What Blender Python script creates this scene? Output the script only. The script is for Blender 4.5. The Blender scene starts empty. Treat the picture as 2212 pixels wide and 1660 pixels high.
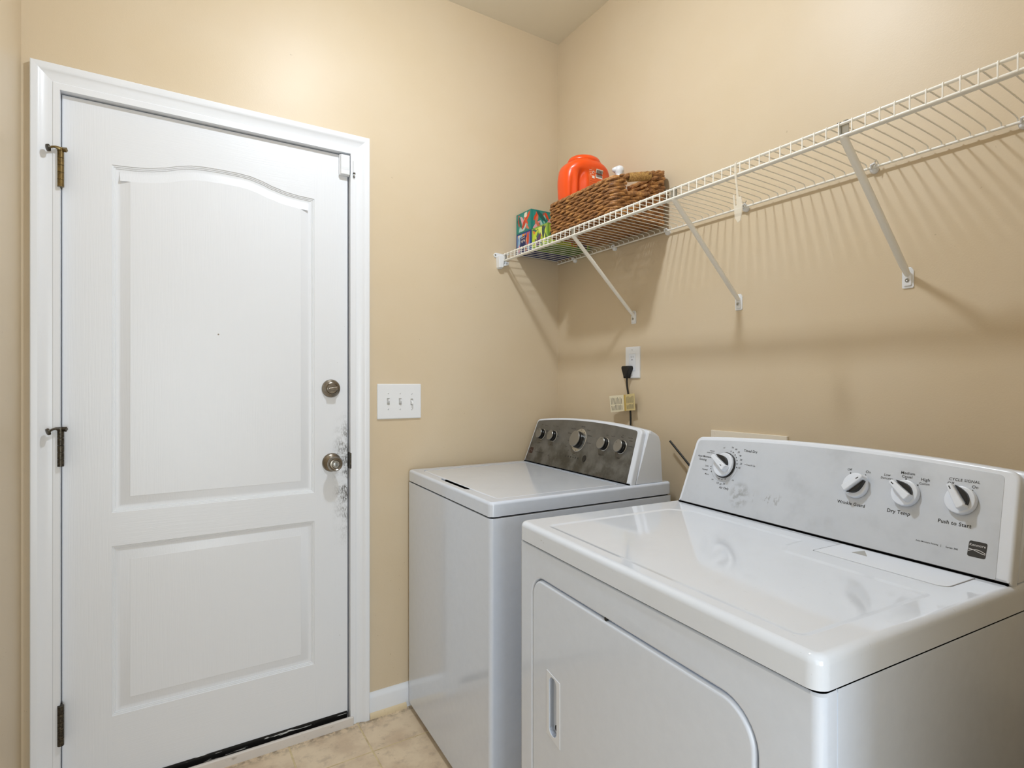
import bpy, bmesh, math, random
from mathutils import Vector, Matrix
from mathutils.geometry import tessellate_polygon
random.seed(7)
PI = math.pi
S = bpy.context.scene
COL = S.collection

# ---------------------------------------------------------------- camera / light / exposure
CAM = Vector((-1.495, -2.01, 1.24))
cd = bpy.data.cameras.new('camera'); cam = bpy.data.objects.new('camera', cd); COL.objects.link(cam)
cam.location = CAM
cam.rotation_euler = (PI/2, 0, -math.radians(31.87))
cd.sensor_width = 36.0; cd.lens = 1190.0/2212.0*36.0; cd.clip_start = 0.02
S.camera = cam
S.view_settings.view_transform = 'Standard'; S.view_settings.look = 'None'
S.view_settings.gamma = 1.0; S.view_settings.use_curve_mapping = False
S.view_settings.exposure = 0.0
w = bpy.data.worlds.new('world'); S.world = w; w.use_nodes = True
w.node_tree.nodes['Background'].inputs[0].default_value = (0.95, 0.98, 1.0, 1)
w.node_tree.nodes['Background'].inputs[1].default_value = 0.65
LAMP_POS = (-0.96, -0.93, 2.78); LAMP_POWER = 145.0
HALL_FILL_POWER = 24.0

# ---------------------------------------------------------------- materials
def srgb(h):
    v = [int(h[i:i+2], 16)/255 for i in (0, 2, 4)]
    return tuple((c/12.92 if c <= .04045 else ((c+.055)/1.055)**2.4) for c in v)+(1,)
MATS = {}
def mat(name, col, rough=.5, metal=0., bump=0., bscale=300., bstretch=(1, 1, 1), coat=0., mix=None, trans=0., alpha=1., emit=0., spec=.5, ior=None):
    """mix=(colour2, noise scale, lo, hi, stretch)"""
    if name in MATS: return MATS[name]
    m = bpy.data.materials.new(name); m.use_nodes = True; nt = m.node_tree; N = nt.nodes; L = nt.links
    b = N['Principled BSDF']
    c = srgb(col) if isinstance(col, str) else col
    b.inputs['Base Color'].default_value = c
    b.inputs['Roughness'].default_value = rough; b.inputs['Metallic'].default_value = metal
    b.inputs['Specular IOR Level'].default_value = spec
    b.inputs['Coat Weight'].default_value = coat; b.inputs['Coat Roughness'].default_value = .08
    b.inputs['Transmission Weight'].default_value = trans; b.inputs['Alpha'].default_value = alpha
    if emit: b.inputs['Emission Color'].default_value = c; b.inputs['Emission Strength'].default_value = emit
    tc = N.new('ShaderNodeTexCoord')
    if bump:
        mp = N.new('ShaderNodeMapping'); mp.inputs['Scale'].default_value = bstretch
        nz = N.new('ShaderNodeTexNoise'); nz.inputs['Scale'].default_value = bscale; nz.inputs['Detail'].default_value = 3
        bp = N.new('ShaderNodeBump'); bp.inputs['Strength'].default_value = bump; bp.inputs['Distance'].default_value = .002
        L.new(tc.outputs['Object'], mp.inputs[0]); L.new(mp.outputs[0], nz.inputs['Vector'])
        L.new(nz.outputs['Fac'], bp.inputs['Height']); L.new(bp.outputs[0], b.inputs['Normal'])
    if mix:
        c2, sc, lo, hi = mix[:4]; st = mix[4] if len(mix) > 4 else (1, 1, 1)
        mp = N.new('ShaderNodeMapping'); mp.inputs['Scale'].default_value = st
        nz = N.new('ShaderNodeTexNoise'); nz.inputs['Scale'].default_value = sc; nz.inputs['Detail'].default_value = 6; nz.inputs['Roughness'].default_value = .65
        r = N.new('ShaderNodeMapRange'); r.inputs['From Min'].default_value = lo; r.inputs['From Max'].default_value = hi
        x = N.new('ShaderNodeMix'); x.data_type = 'RGBA'
        x.inputs[6].default_value = c; x.inputs[7].default_value = srgb(c2)
        L.new(tc.outputs['Object'], mp.inputs[0]); L.new(mp.outputs[0], nz.inputs['Vector'])
        L.new(nz.outputs['Fac'], r.inputs['Value']); L.new(r.outputs[0], x.inputs[0]); L.new(x.outputs[2], b.inputs['Base Color'])
    MATS[name] = m
    return m

class NT:
    """small node helper on a material"""
    def __init__(s, m): s.m = m; s.t = m.node_tree; s.N = s.t.nodes; s.L = s.t.links; s.b = s.N['Principled BSDF']
    def n(s, ty, **k):
        o = s.N.new(ty)
        for a, v in k.items(): setattr(o, a, v)
        return o
    def lk(s, a, b): s.L.new(a, b)
    def noise(s, vec, scale, detail=4, stretch=None, rough=.6):
        if stretch:
            mp = s.n('ShaderNodeMapping'); mp.inputs['Scale'].default_value = stretch; s.lk(vec, mp.inputs[0]); vec = mp.outputs[0]
        z = s.n('ShaderNodeTexNoise'); z.inputs['Scale'].default_value = scale; z.inputs['Detail'].default_value = detail; z.inputs['Roughness'].default_value = rough
        s.lk(vec, z.inputs['Vector']); return z.outputs['Fac']
    def rng(s, v, a, b, c=0., d=1.):
        r = s.n('ShaderNodeMapRange'); r.interpolation_type = 'SMOOTHSTEP'
        for i, x in zip((1, 2, 3, 4), (a, b, c, d)): r.inputs[i].default_value = x
        s.lk(v, r.inputs[0]); return r.outputs[0]
    def math(s, op, a, b):
        m = s.n('ShaderNodeMath', operation=op)
        for i, v in enumerate((a, b)):
            if isinstance(v, (int, float)): m.inputs[i].default_value = v
            else: s.lk(v, m.inputs[i])
        return m.outputs[0]
    def mixc(s, f, a, b):
        x = s.n('ShaderNodeMix', data_type='RGBA')
        if isinstance(f, (int, float)): x.inputs[0].default_value = f
        else: s.lk(f, x.inputs[0])
        for i, v in ((6, a), (7, b)):
            if isinstance(v, tuple): x.inputs[i].default_value = v
            else: s.lk(v, x.inputs[i])
        return x.outputs[2]
    def bump(s, h, strength, dist=.002):
        b = s.n('ShaderNodeBump'); b.inputs['Strength'].default_value = strength; b.inputs['Distance'].default_value = dist
        s.lk(h, b.inputs['Height']); s.lk(b.outputs[0], s.b.inputs['Normal'])
    def xyz(s, vec):
        q = s.n('ShaderNodeSeparateXYZ'); s.lk(vec, q.inputs[0]); return q.outputs
    def obj(s): return s.n('ShaderNodeTexCoord').outputs['Object']
    def pos(s): return s.n('ShaderNodeNewGeometry').outputs['Position']

def wall_material():
    m = mat('tan eggshell wall paint', 'D3C2A6', rough=.42, spec=.35); t = NT(m); p = t.pos()
    f = t.noise(p, 260, 3); g = t.noise(p, 3.0, 3)
    t.bump(f, .16, .0012)
    base = t.mixc(t.rng(g, .3, .7), srgb('D2C0A3'), srgb('D4C3A8'))
    sp = t.rng(t.noise(p, 55, 2), .77, .80)                      # a few small scuffs
    x, y, z = t.xyz(p)
    low = t.rng(z, 1.3, .1)
    sp2 = t.math('MULTIPLY', t.rng(t.noise(p, 90, 2), .70, .76), t.math('MULTIPLY', low, .6))
    s = t.math('MAXIMUM', t.math('MULTIPLY', sp, .35), sp2)
    t.lk(t.mixc(s, base, srgb('9B8467')), t.b.inputs['Base Color'])
    return m
M_WALL = wall_material()
M_CEIL = mat('matte off white ceiling paint', 'E9E2D2', rough=.85, bump=.15, bscale=220)
M_TRIM = mat('semi gloss white trim paint', 'E7EAEF', rough=.32)
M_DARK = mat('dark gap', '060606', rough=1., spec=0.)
M_APP = mat('white enamel', 'DBE4F3', rough=.16, coat=.5, mix=('D7E0EF', 40, .3, .7))
M_APPT = mat('white enamel worn top', 'E4E5E5', rough=.13, coat=.4)
M_PLA = mat('white appliance plastic', 'E1E7F1', rough=.28)
M_WHITE = mat('white plastic', 'E6E8EB', rough=.35)
M_WIRE = mat('white vinyl coated wire', 'EFECE3', rough=.35)
M_BLACK = mat('black rubber', '0A0A0A', rough=.45)
M_PRINT = mat('dark grey print', '17181A', rough=.5)
M_NICKEL = mat('satin nickel', '9C958A', rough=.28, metal=1., mix=('7B7368', 60, .3, .7))
M_BRASS = mat('antique brass', '8E7A50', rough=.35, metal=1., mix=('6A5C40', 120, .35, .65))
M_BRONZE = mat('tarnished bronze', '5D574C', rough=.42, metal=.9, mix=('3B3833', 150, .4, .6))
M_STEEL = mat('zinc steel', 'A9A9A4', rough=.3, metal=1.)

def top_material():
    t = NT(M_APPT); p = t.obj()
    s = t.rng(t.noise(p, 9, 5, (1, 1, 1)), .5, .8)
    sc = t.rng(t.noise(p, 60, 2, (1, 7, 1)), .72, .76)
    c = t.mixc(t.math('MULTIPLY', s, .25), srgb('DEE5F0'), srgb('CED4DE'))
    c = t.mixc(t.math('MULTIPLY', sc, .35), c, srgb('9A9A98'))
    t.lk(c, t.b.inputs['Base Color'])
    t.lk(t.rng(t.noise(p, 14, 4), .35, .75, .05, .13), t.b.inputs['Roughness'])
top_material()

def door_material(name, stretch):
    m = mat(name, 'E4E7EC', rough=.34); t = NT(m); p = t.obj()
    g = t.noise(p, 260, 3, stretch)
    w = t.noise(p, 26, 2, tuple(max(v, .12) for v in stretch))
    h = t.math('ADD', g, t.math('MULTIPLY', w, .5))
    t.bump(h, .24, .0012)
    x, y, z = t.xyz(p)
    # hand dirt beside the knob and scuffs down the latch edge (object space: x along the door, z up)
    ex = t.rng(x, .755, .822)
    zz = t.math('MULTIPLY', t.rng(z, .58, .85), t.rng(z, 1.12, .93))
    n1 = t.rng(t.noise(p, 300, 4, (1, 1, .3)), .38, .60)
    n2 = t.rng(t.noise(p, 22, 3), .38, .6)
    d = t.math('MULTIPLY', t.math('MULTIPLY', t.math('MULTIPLY', ex, zz), n1), n2)
    n3 = t.rng(t.noise(p, 120, 3), .68, .74)
    sc = t.math('MULTIPLY', n3, t.math('MULTIPLY', t.rng(x, .70, .82), .35))
    f = t.math('MINIMUM', t.math('ADD', t.math('MULTIPLY', d, 1.5), sc), .85)
    t.lk(t.mixc(f, srgb('E4E7EC'), srgb('4A4641')), t.b.inputs['Base Color'])
    return m
M_DOORV = door_material('white moulded door, upright grain', (1, 1, .03))
M_DOORH = door_material('white moulded door, level grain', (.03, 1, 1))

def metal_panel(name, c1, c2, lo, hi, sc, rough, dirt=None):
    m = mat(name, c1, rough=rough, metal=.12); t = NT(m); p = t.obj()
    br = t.noise(p, 500, 3, (.02, 1, 1))
    n = t.rng(t.noise(p, sc, 5), lo, hi)
    c = t.mixc(n, srgb(c1), srgb(c2))
    if dirt: c = dirt(t, p, c)
    t.lk(c, t.b.inputs['Base Color']); t.bump(br, .08, .0005)
    return m
def washer_dirt(t, p, c):
    x, y, z = t.xyz(p)
    n = t.rng(t.noise(p, 16, 6), .35, .62)
    low = t.rng(z, 1.06, .95)
    f = t.math('MULTIPLY', n, t.math('ADD', t.math('MULTIPLY', low, .75), .12))
    c = t.mixc(f, c, srgb('3A372E'))
    br = t.math('MULTIPLY', t.rng(t.noise(p, 11, 3), .55, .7), t.math('MULTIPLY', t.rng(z, 1.0, .93), .55))
    c = t.mixc(br, c, srgb('4B3A2B'))
    sp = t.math('MULTIPLY', t.rng(t.noise(p, 170, 2), .70, .74), t.math('MULTIPLY', t.rng(z, .97, .93), t.math('MULTIPLY', t.rng(x, .28, .33), t.rng(x, .52, .44))))
    return t.mixc(sp, c, srgb('B9AE84'))
M_WPANEL = metal_panel('dirty brushed grey panel', '6F6D68', '5F5D57', .3, .7, 9, .38, washer_dirt)
def dryer_dirt(t, p, c):
    x, y, z = t.xyz(p)
    def blob(cx, cz, rx, rz):
        a = t.math('DIVIDE', t.math('SUBTRACT', x, cx), rx); b = t.math('DIVIDE', t.math('SUBTRACT', z, cz), rz)
        return t.rng(t.math('ADD', t.math('MULTIPLY', a, a), t.math('MULTIPLY', b, b)), 1., 0.)
    n = t.rng(t.noise(p, 70, 5), .40, .62)
    f = t.math('MULTIPLY', blob(.206, .965, .034, .036), n)
    f = t.math('ADD', f, t.math('MULTIPLY', blob(.285, .965, .05, .03), t.math('MULTIPLY', t.rng(t.noise(p, 60, 3, (1, 1, .5)), .60, .66), .8)))
    f = t.math('ADD', f, t.math('MULTIPLY', t.rng(t.noise(p, 12, 5), .5, .75), .22))
    f = t.math('MINIMUM', t.math('MULTIPLY', f, .5), .6)
    return t.mixc(f, c, srgb('70706E'))
M_DPANEL = metal_panel('silver painted panel', 'CCD2DB', 'C3C9D2', .3, .7, 6, .42, dryer_dirt)

def floor_material():
    m = mat('mottled beige vinyl', 'C9B08F', rough=.45); t = NT(m); p = t.pos()
    a = t.rng(t.noise(p, 7, 7), .38, .62); b = t.rng(t.noise(p, 26, 6), .5, .72)
    c = t.mixc(a, srgb('E0CCAF'), srgb('CDB69A')); c = t.mixc(t.math('MULTIPLY', b, .5), c, srgb('A8927C'))
    x, y, z = t.xyz(p)
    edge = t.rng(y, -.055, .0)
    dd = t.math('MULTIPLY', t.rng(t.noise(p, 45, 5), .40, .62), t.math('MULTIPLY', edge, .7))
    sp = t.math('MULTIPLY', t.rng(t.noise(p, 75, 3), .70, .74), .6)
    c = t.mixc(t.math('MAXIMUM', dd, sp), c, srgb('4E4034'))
    t.lk(c, t.b.inputs['Base Color']); t.bump(t.noise(p, 120, 3), .06)
    return m
M_TILE = floor_material()
M_GROUT = mat('pale yellow vinyl grout line', 'D9C79C', rough=.6, mix=('B8A27E', 30, .4, .7))
M_SILL = mat('dirty white threshold', 'D6CFC8', rough=.45, mix=('8A7F75', 60, .58, .74, (.4, 1, 1)))
M_SWEEP = mat('black sweep with chipped white paint', '0D0D0D', rough=.3, mix=('D9D9D6', 26, .60, .63, (.35, 1, 3.5)))
M_SHOE = mat('cream shoe moulding', 'DCC9A6', rough=.4, mix=('8A7657', 70, .62, .72))

def straw_material():
    m = mat('brown seagrass', '7A5632', rough=.55); t = NT(m); p = t.obj()
    a = t.noise(p, 45, 4); b = t.noise(p, 240, 3)
    r = t.n('ShaderNodeValToRGB'); e = r.color_ramp.elements
    e[0].position = .30; e[0].color = srgb('4A2D18'); e[1].position = .70; e[1].color = srgb('D6A45C')
    for ps, cc in ((.42, '7A5230'), (.54, 'A87644')): q = e.new(ps); q.color = srgb(cc)
    t.lk(t.math('ADD', t.math('MULTIPLY', a, .6), t.math('MULTIPLY', b, .4)), r.inputs[0])
    t.lk(r.outputs[0], t.b.inputs['Base Color']); t.bump(b, .3, .001)
    return m
M_STRAW = straw_material()
M_TWINE = mat('golden twine', 'C29A58', rough=.6, mix=('8B6534', 160, .35, .65))
M_ORANGE = mat('glossy orange plastic', 'EA4F0E', rough=.3, bump=.03, bscale=500)
M_ORANGE2 = mat('light orange label print', 'F5723A', rough=.4)
M_LBLW = mat('white label print', 'F1E7DA', rough=.5)
M_CLEAR = mat('cloudy clear plastic', 'F4EEE0', rough=.25, alpha=.42)
M_TAG = mat('ivory paper tag', 'D9CFB4', rough=.6)
M_TAGY = mat('yellowed tag spine', 'B79A4A', rough=.5)
M_BOARD = mat('cream painted board', 'EBE2D2', rough=.5, mix=('CDB99F', 40, .6, .75))
M_SILVERK = mat('brushed silver knob face', '8F8E8A', rough=.33, metal=.75)
M_DARKK = mat('dark chrome knob side', '0D0D0D', rough=.3, metal=.0)
M_RINGS = mat('silver ring', 'B8B7B2', rough=.25, metal=.8)
M_LOGO = mat('charcoal badge', '2F3032', rough=.35)
M_LOGOR = mat('dark red badge', '3A211C', rough=.4)

# ---------------------------------------------------------------- mesh helpers
def fr_top(a, b, h): return Vector((a, b, h))
def fr_front(a, b, h): return Vector((a, -h, b))            # faces -y; a = x, b = z
def fr_wallB(a, b, h): return Vector((-h, -a, b))           # faces -x; a = -y, b = z
def shift(fr, v): v = Vector(v); return lambda a, b, h: fr(a, b, h)+v

def rpoly(pts, rad, seg=6):
    """closed outline with rounded corners; rad a number or a list"""
    n = len(pts); out = []
    if isinstance(rad, (int, float)): rad = [rad]*n
    for i in range(n):
        p = Vector(pts[i]); a = Vector(pts[i-1]); b = Vector(pts[(i+1) % n]); r = rad[i]
        if r <= 1e-6: out.append((p.x, p.y)); continue
        u = (a-p).normalized(); v = (b-p).normalized(); ang = u.angle(v)
        if ang > PI-.02: out.append((p.x, p.y)); continue
        d = min(r/math.tan(ang/2), .49*(a-p).length, .49*(b-p).length); r2 = d*math.tan(ang/2)
        c = p+(u+v).normalized()*(r2/math.sin(ang/2))
        s = p+u*d-c; e = p+v*d-c
        a0 = math.atan2(s.y, s.x); a1 = math.atan2(e.y, e.x); da = (a1-a0+PI) % (2*PI)-PI
        for k in range(seg+1):
            t = a0+da*k/seg; out.append((c.x+r2*math.cos(t), c.y+r2*math.sin(t)))
    return out
def rrect(x0, y0, x1, y1, r, seg=6): return rpoly([(x0, y0), (x1, y0), (x1, y1), (x0, y1)], r, seg)
def circ(cx, cy, r, n=32, ry=None): return [(cx+r*math.cos(2*PI*k/n), cy+(ry or r)*math.sin(2*PI*k/n)) for k in range(n)]
def area(p): return .5*sum(p[i-1][0]*p[i][1]-p[i][0]*p[i-1][1] for i in range(len(p)))
def ccw(p): return list(p) if area(p) > 0 else list(reversed(p))
def inset(p, d):
    if abs(d) < 1e-9: return list(p)
    n = len(p); out = []
    for i in range(n):
        a, b, c = Vector(p[i-1]), Vector(p[i]), Vector(p[(i+1) % n])
        u = b-a; v = c-b
        if u.length < 1e-9: u = v.copy()
        if v.length < 1e-9: v = u.copy()
        u.normalize(); v.normalize()
        nu = Vector((-u.y, u.x)); nv = Vector((-v.y, v.x)); m = nu+nv
        if m.length < 1e-6: m = nu
        m.normalize(); k = max(.3, m.dot(nu)); q = b+m*(d/k); out.append((q.x, q.y))
    return out

class MB:
    def __init__(s): s.v = []; s.f = []; s.m = []
    def add(s, verts, faces, mi=0):
        o = len(s.v); s.v += [Vector(v) for v in verts]
        for f in faces: s.f.append([o+i for i in f]); s.m.append(mi)
        return o
    def loft(s, loops, mi=0, closed=True, cap0=False, cap1=False):
        n = len(loops[0]); vs = [p for l in loops for p in l]; fs = []
        for i in range(len(loops)-1):
            for k in range(n if closed else n-1):
                k2 = (k+1) % n; fs.append([i*n+k, i*n+k2, (i+1)*n+k2, (i+1)*n+k])
        if cap0: fs.append(list(reversed(range(n))))
        if cap1: fs.append([(len(loops)-1)*n+k for k in range(n)])
        s.add(vs, fs, mi); return s
    def fill(s, outer, holes, fr, h, mi=0):
        polys = [[Vector((x, y, 0)) for x, y in outer]]+[[Vector((x, y, 0)) for x, y in hh] for hh in holes]
        flat = [p for q in polys for p in q]; tr = tessellate_polygon(polys)
        fs = []
        for a, b, c in tr:
            A, B, C = flat[a], flat[b], flat[c]
            fs.append([a, b, c] if (B-A).cross(C-A).z > 0 else [a, c, b])
        s.add([fr(p.x, p.y, h) for p in flat], fs, mi)
    def slab(s, outline, fr, h0, h1, r=0., seg=4, holes=(), mi=0, bottom=True, htop=None):
        o = ccw(outline); loops = [[fr(x, y, h0) for x, y in o]]
        if r > 0:
            for k in range(seg+1):
                t = k/seg*PI/2; q = inset(o, r*(1-math.cos(t))); h = h1-r+r*math.sin(t)
                loops.append([fr(x, y, h) for x, y in q])
            top = q
        else: top = o; loops.append([fr(x, y, h1) for x, y in o])
        s.loft(loops, mi)
        holes = [ccw(h) for h in holes]
        s.fill(top, holes, fr, h1, mi)
        for h in holes: s.loft([[fr(x, y, h1) for x, y in h], [fr(x, y, h0 if htop is None else htop) for x, y in h]], mi)
        if bottom and not holes: s.add([fr(x, y, h0) for x, y in o], [list(reversed(range(len(o))))], mi)
        return s
    def box(s, p0, p1, r=0., mi=0, seg=3):
        x0, y0, z0 = p0; x1, y1, z1 = p1
        if r <= 0:
            return s.slab([(x0, y0), (x1, y0), (x1, y1), (x0, y1)], fr_top, z0, z1, mi=mi)
        return s.slab(rrect(x0, y0, x1, y1, r, seg), fr_top, z0, z1, r, seg, mi=mi)
    def tube(s, pts, r, n=8, mi=0, cap=True, closed=False):
        pts = [Vector(p) for p in pts]; loops = []; N = len(pts); up = None
        rr = r if isinstance(r, (list, tuple)) else [r]*N
        for i, p in enumerate(pts):
            if closed: t = pts[(i+1) % N]-pts[i-1]
            else: t = pts[min(i+1, N-1)]-pts[max(i-1, 0)]
            t.normalize()
            if up is None:
                up = Vector((0, 0, 1)) if abs(t.z) < .9 else Vector((1, 0, 0))
            a = (up-t*up.dot(t)).normalized(); b = t.cross(a); up = a
            loops.append([p+(a*math.cos(2*PI*k/n)+b*math.sin(2*PI*k/n))*rr[i] for k in range(n)])
        if closed: loops.append(loops[0])
        s.loft(loops, mi, cap0=cap and not closed, cap1=cap and not closed); return s
    def lathe(s, prof, fr, cx, cy, n=32, mi=0, sx=1., cap=True):
        """prof = [(radius, height)] around the frame normal"""
        loops = [[fr(cx+r*math.cos(2*PI*k/n)*sx, cy+r*math.sin(2*PI*k/n), h) for k in range(n)] for r, h in prof]
        s.loft(loops, mi, cap0=False, cap1=cap and prof[-1][0] > 1e-5); return s
    def text(s, txt, fr, cx, cy, width, h, mi=0, rot=0., height=None, spacing=1.0):
        V, F, w, hh = glyphs(txt, spacing)
        k = (width/w) if width else height/hh
        ky = (height/hh) if (height and width) else k
        c, sn = math.cos(rot), math.sin(rot); out = []
        for x, y in V:
            a = (x-w/2)*k; b = (y-hh/2)*ky
            out.append(fr(cx+a*c-b*sn, cy+a*sn+b*c, h))
        s.add(out, F, mi); return s
    def build(s, name, mats, parent=None, smooth=40, recalc=True, loc=None, weighted=True):
        me = bpy.data.meshes.new(name); me.from_pydata([tuple(v) for v in s.v], [], s.f)
        if not isinstance(mats, (list, tuple)): mats = [mats]
        for m in mats: me.materials.append(m)
        for p, i in zip(me.polygons, s.m): p.material_index = i
        bm = bmesh.new(); bm.from_mesh(me)
        bmesh.ops.remove_doubles(bm, verts=bm.verts, dist=1e-6)
        if recalc: bmesh.ops.recalc_face_normals(bm, faces=bm.faces)
        bm.to_mesh(me); bm.free()
        if smooth:
            for p in me.polygons: p.use_smooth = True
            me.set_sharp_from_angle(angle=math.radians(smooth))
        o = bpy.data.objects.new(name, me); COL.objects.link(o)
        if parent: o.parent = parent
        if loc is not None:                                # move the origin to loc (parent space)
            loc = Vector(loc); me.transform(Matrix.Translation(-loc)); o.location = loc
        if smooth and weighted:
            md = o.modifiers.new('wn', 'WEIGHTED_NORMAL'); md.keep_sharp = True
        return o

_G = {}
BOLD = ('Wrinkle Guard', 'Dry Temp', 'Push to Start', 'Timed Dry', 'Air Only', 'Auto Moisture', 'Sensing')
def glyphs(txt, spacing=1.0):
    k = (txt, spacing); bold = .014 if txt in BOLD else .006
    if k in _G: return _G[k]
    cu = bpy.data.curves.new('t', 'FONT'); cu.body = txt; cu.size = 1; cu.resolution_u = 3; cu.offset = bold; cu.space_character = spacing*1.08
    ob = bpy.data.objects.new('t', cu); COL.objects.link(ob)
    dg = bpy.context.evaluated_depsgraph_get(); dg.update()
    me = bpy.data.meshes.new_from_object(ob.evaluated_get(dg))
    xs = [v.co.x for v in me.vertices]; ys = [v.co.y for v in me.vertices]
    x0, y0 = min(xs), min(ys); V = [(v.co.x-x0, v.co.y-y0) for v in me.vertices]
    F = [list(p.vertices) for p in me.polygons]
    r = (V, F, max(xs)-x0, max(ys)-y0)
    bpy.data.objects.remove(ob); bpy.data.curves.remove(cu); bpy.data.meshes.remove(me)
    _G[k] = r; return r

def word(txt, fr, cx, cz, wd, h, mt, parent, rot=0.):
    m = MB(); m.text(txt, fr, cx, cz, wd, h, rot=rot); return tag(m.build('printed_word', mt, parent, smooth=0, recalc=False), kind='stuff' if 0 else None)
def empty(name, loc=(0, 0, 0), rz=0., label=None, cat=None, group=None, kind=None):
    o = bpy.data.objects.new(name, None); COL.objects.link(o); o.location = loc; o.rotation_euler = (0, 0, rz); o.empty_display_size = .05
    tag(o, label, cat, group, kind); return o
def tag(o, label=None, cat=None, group=None, kind=None):
    if label: o['label'] = label
    if cat: o['category'] = cat
    if group: o['group'] = group
    if kind: o['kind'] = kind
    return o
def copy_tree(o, parent=None):
    c = o.copy(); COL.objects.link(c)
    if parent: c.parent = parent
    for ch in list(o.children): copy_tree(ch, c)
    return c

# ---------------------------------------------------------------- room shell
XL, XR, YA, YB, ZC = -1.845, 0.007, 0.010, -3.35, 2.785
WALL_Y = YA
OPX0, OPX1, OPZ = -1.775, -0.917, 2.095                      # rough opening of the white door
m = MB()
m.slab([(XL-.1, 0), (OPX0, 0), (OPX0, OPZ), (OPX1, OPZ), (OPX1, 0), (XR+.1, 0), (XR+.1, ZC), (XL-.1, ZC)], shift(fr_front, (0, YA, 0)), -.12, 0)
tag(m.build('wall_back', M_WALL, smooth=0), kind='structure')
m = MB(); m.box((XR, YB-.1, 0), (XR+.1, YA, ZC)); tag(m.build('wall_right', M_WALL, smooth=0), kind='structure')
m = MB(); m.box((XL-.1, YB-.1, 0), (XL, YA, ZC)); tag(m.build('wall_left', M_WALL, smooth=0), kind='structure')
# wall behind the camera with an open doorway onto the hall
m = MB(); DX0, DX1, YO = -1.80, -.88, -1.90
m.slab([(XL, 0), (DX0, 0), (DX0, 2.20), (DX1, 2.20), (DX1, 0), (XR, 0), (XR, ZC), (XL, ZC)], shift(fr_front, (0, YO, 0)), -0., .1)
m.box((XL, YB-.1, 0), (XR, YB, ZC))
tag(m.build('wall_front', M_WALL, smooth=0), kind='structure')
m = MB(); m.box((XL-.1, YB-.1, ZC), (XR+.1, YA+.12, ZC+.08)); tag(m.build('ceiling', M_CEIL, smooth=0), kind='structure')
# floor: vinyl with square tiles
m = MB(); m.box((XL-.1, YB-1.2, -.06), (XR+.1, YA+.12, -.0012))
floor = tag(m.build('floor', M_GROUT, smooth=0), kind='structure')
T = .2367; m = MB(); m.slab(rrect(-T/2+.0028, -T/2+.0028, T/2-.0028, T/2-.0028, .002, 2), fr_top, -.0012, 0, .0007, 2)
tile0 = m.build('tile', M_TILE, floor, smooth=0); first = True
gx = -.912; gy = -.184
for i in range(-4, 4):
    for j in range(-14, 1):
        cx = gx+(i+.5)*T; cy = gy+(j+.5)*T
        if cx-T/2 < XL-.02 or cx > XR+.02 or cy > YA+.05 or cy < YB-1: continue
        o = tile0 if first else tile0.copy()
        if not first: COL.objects.link(o); o.parent = floor
        first = False; o.location = (cx, cy, 0)

# a real ceiling lamp above, out of the frame: it is what lights the room
lamp = empty('ceiling_lamp', LAMP_POS, 0, 'flush round glass ceiling lamp in the middle of the laundry room', 'lamp')
m = MB(); m.lathe([(.10, 0), (.11, -.004), (.11, -.016), (.09, -.02)], lambda a, b, h: Vector((a, b, h)), 0, 0, 40); m.build('canopy', M_NICKEL, lamp)
m = MB(); m.lathe([(.046, -.016), (.062, -.021), (.064, -.028), (.056, -.038), (.034, -.046), (.0001, -.049)], lambda a, b, h: Vector((a, b, h)), 0, 0, 40)
M_GLOW = mat('lit frosted glass', (.88, .96, 1.05, 1), emit=1.0)
M_GLOW.node_tree.nodes['Principled BSDF'].inputs['Emission Strength'].default_value = LAMP_POWER*2.95
m.build('glass_shade', M_GLOW, lamp)

hl = bpy.data.lights.new('hall_fill', 'AREA'); hl.shape = 'RECTANGLE'; hl.size = .70; hl.size_y = 1.5; hl.energy = HALL_FILL_POWER; hl.color = (.78, .90, 1.0)   # added cool fill from the hall
hlo = bpy.data.objects.new('hall_fill', hl); COL.objects.link(hlo); hlo.location = (-1.46, YB+.02, .98); hlo.rotation_euler = (PI/2, 0, 0)
h2 = bpy.data.lights.new('hall_side_fill', 'AREA'); h2.shape = 'RECTANGLE'; h2.size = 1.6; h2.size_y = .9; h2.energy = HALL_FILL_POWER*.35; h2.color = (.78, .90, 1.0)  # second added fill, unseen, brightens the machine fronts from the left
h2o = bpy.data.objects.new('hall_side_fill', h2); COL.objects.link(h2o); h2o.location = (XL+.02, -2.75, 1.3); h2o.rotation_euler = (0, -PI/2, 0)

# ---------------------------------------------------------------- door, frame, hardware
YD = .020                                                    # face of the door leaf
def dp(x, z):                                                # measured on the wall plane y = 0, carried back onto the leaf
    k = (YD-CAM.y)/(0-CAM.y); return (CAM.x+(x-CAM.x)*k, CAM.z+(z-CAM.z)*k)
DL, DZ0 = dp(-1.7555, .052); DR, DZ1 = dp(-.9460, 2.066)
door = tag(empty('door_1', (DL, YD, DZ0)), kind='structure')
FD = lambda a, b, h: Vector((a-DL, -h, b-DZ0))               # leaf coordinates
arch_t = [(0, 1.934), (.05, 1.933), (.0825, 1.930), (.12, 1.921), (.1525, 1.909), (.2, 1.8975), (.24, 1.893), (.29, 1.890)]
def arch(dx):
    dx = abs(dx)
    for (a, za), (b, zb) in zip(arch_t, arch_t[1:]):
        if dx <= b: t = (dx-a)/(b-a); t = t*t*(3-2*t)*.35+t*.65; return za+(zb-za)*t
    return 1.890
xa, xb = -1.640, -1.063; xc = (xa+xb)/2
NA = 34
archpts = [(xb-(xb-xa)*k/NA, arch(xb-(xb-xa)*k/NA-xc)) for k in range(NA+1)]   # right to left
P = lambda pts: [dp(*p) for p in pts]
upper = P([(xa, .858), (xb, .858)]+archpts)
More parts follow.
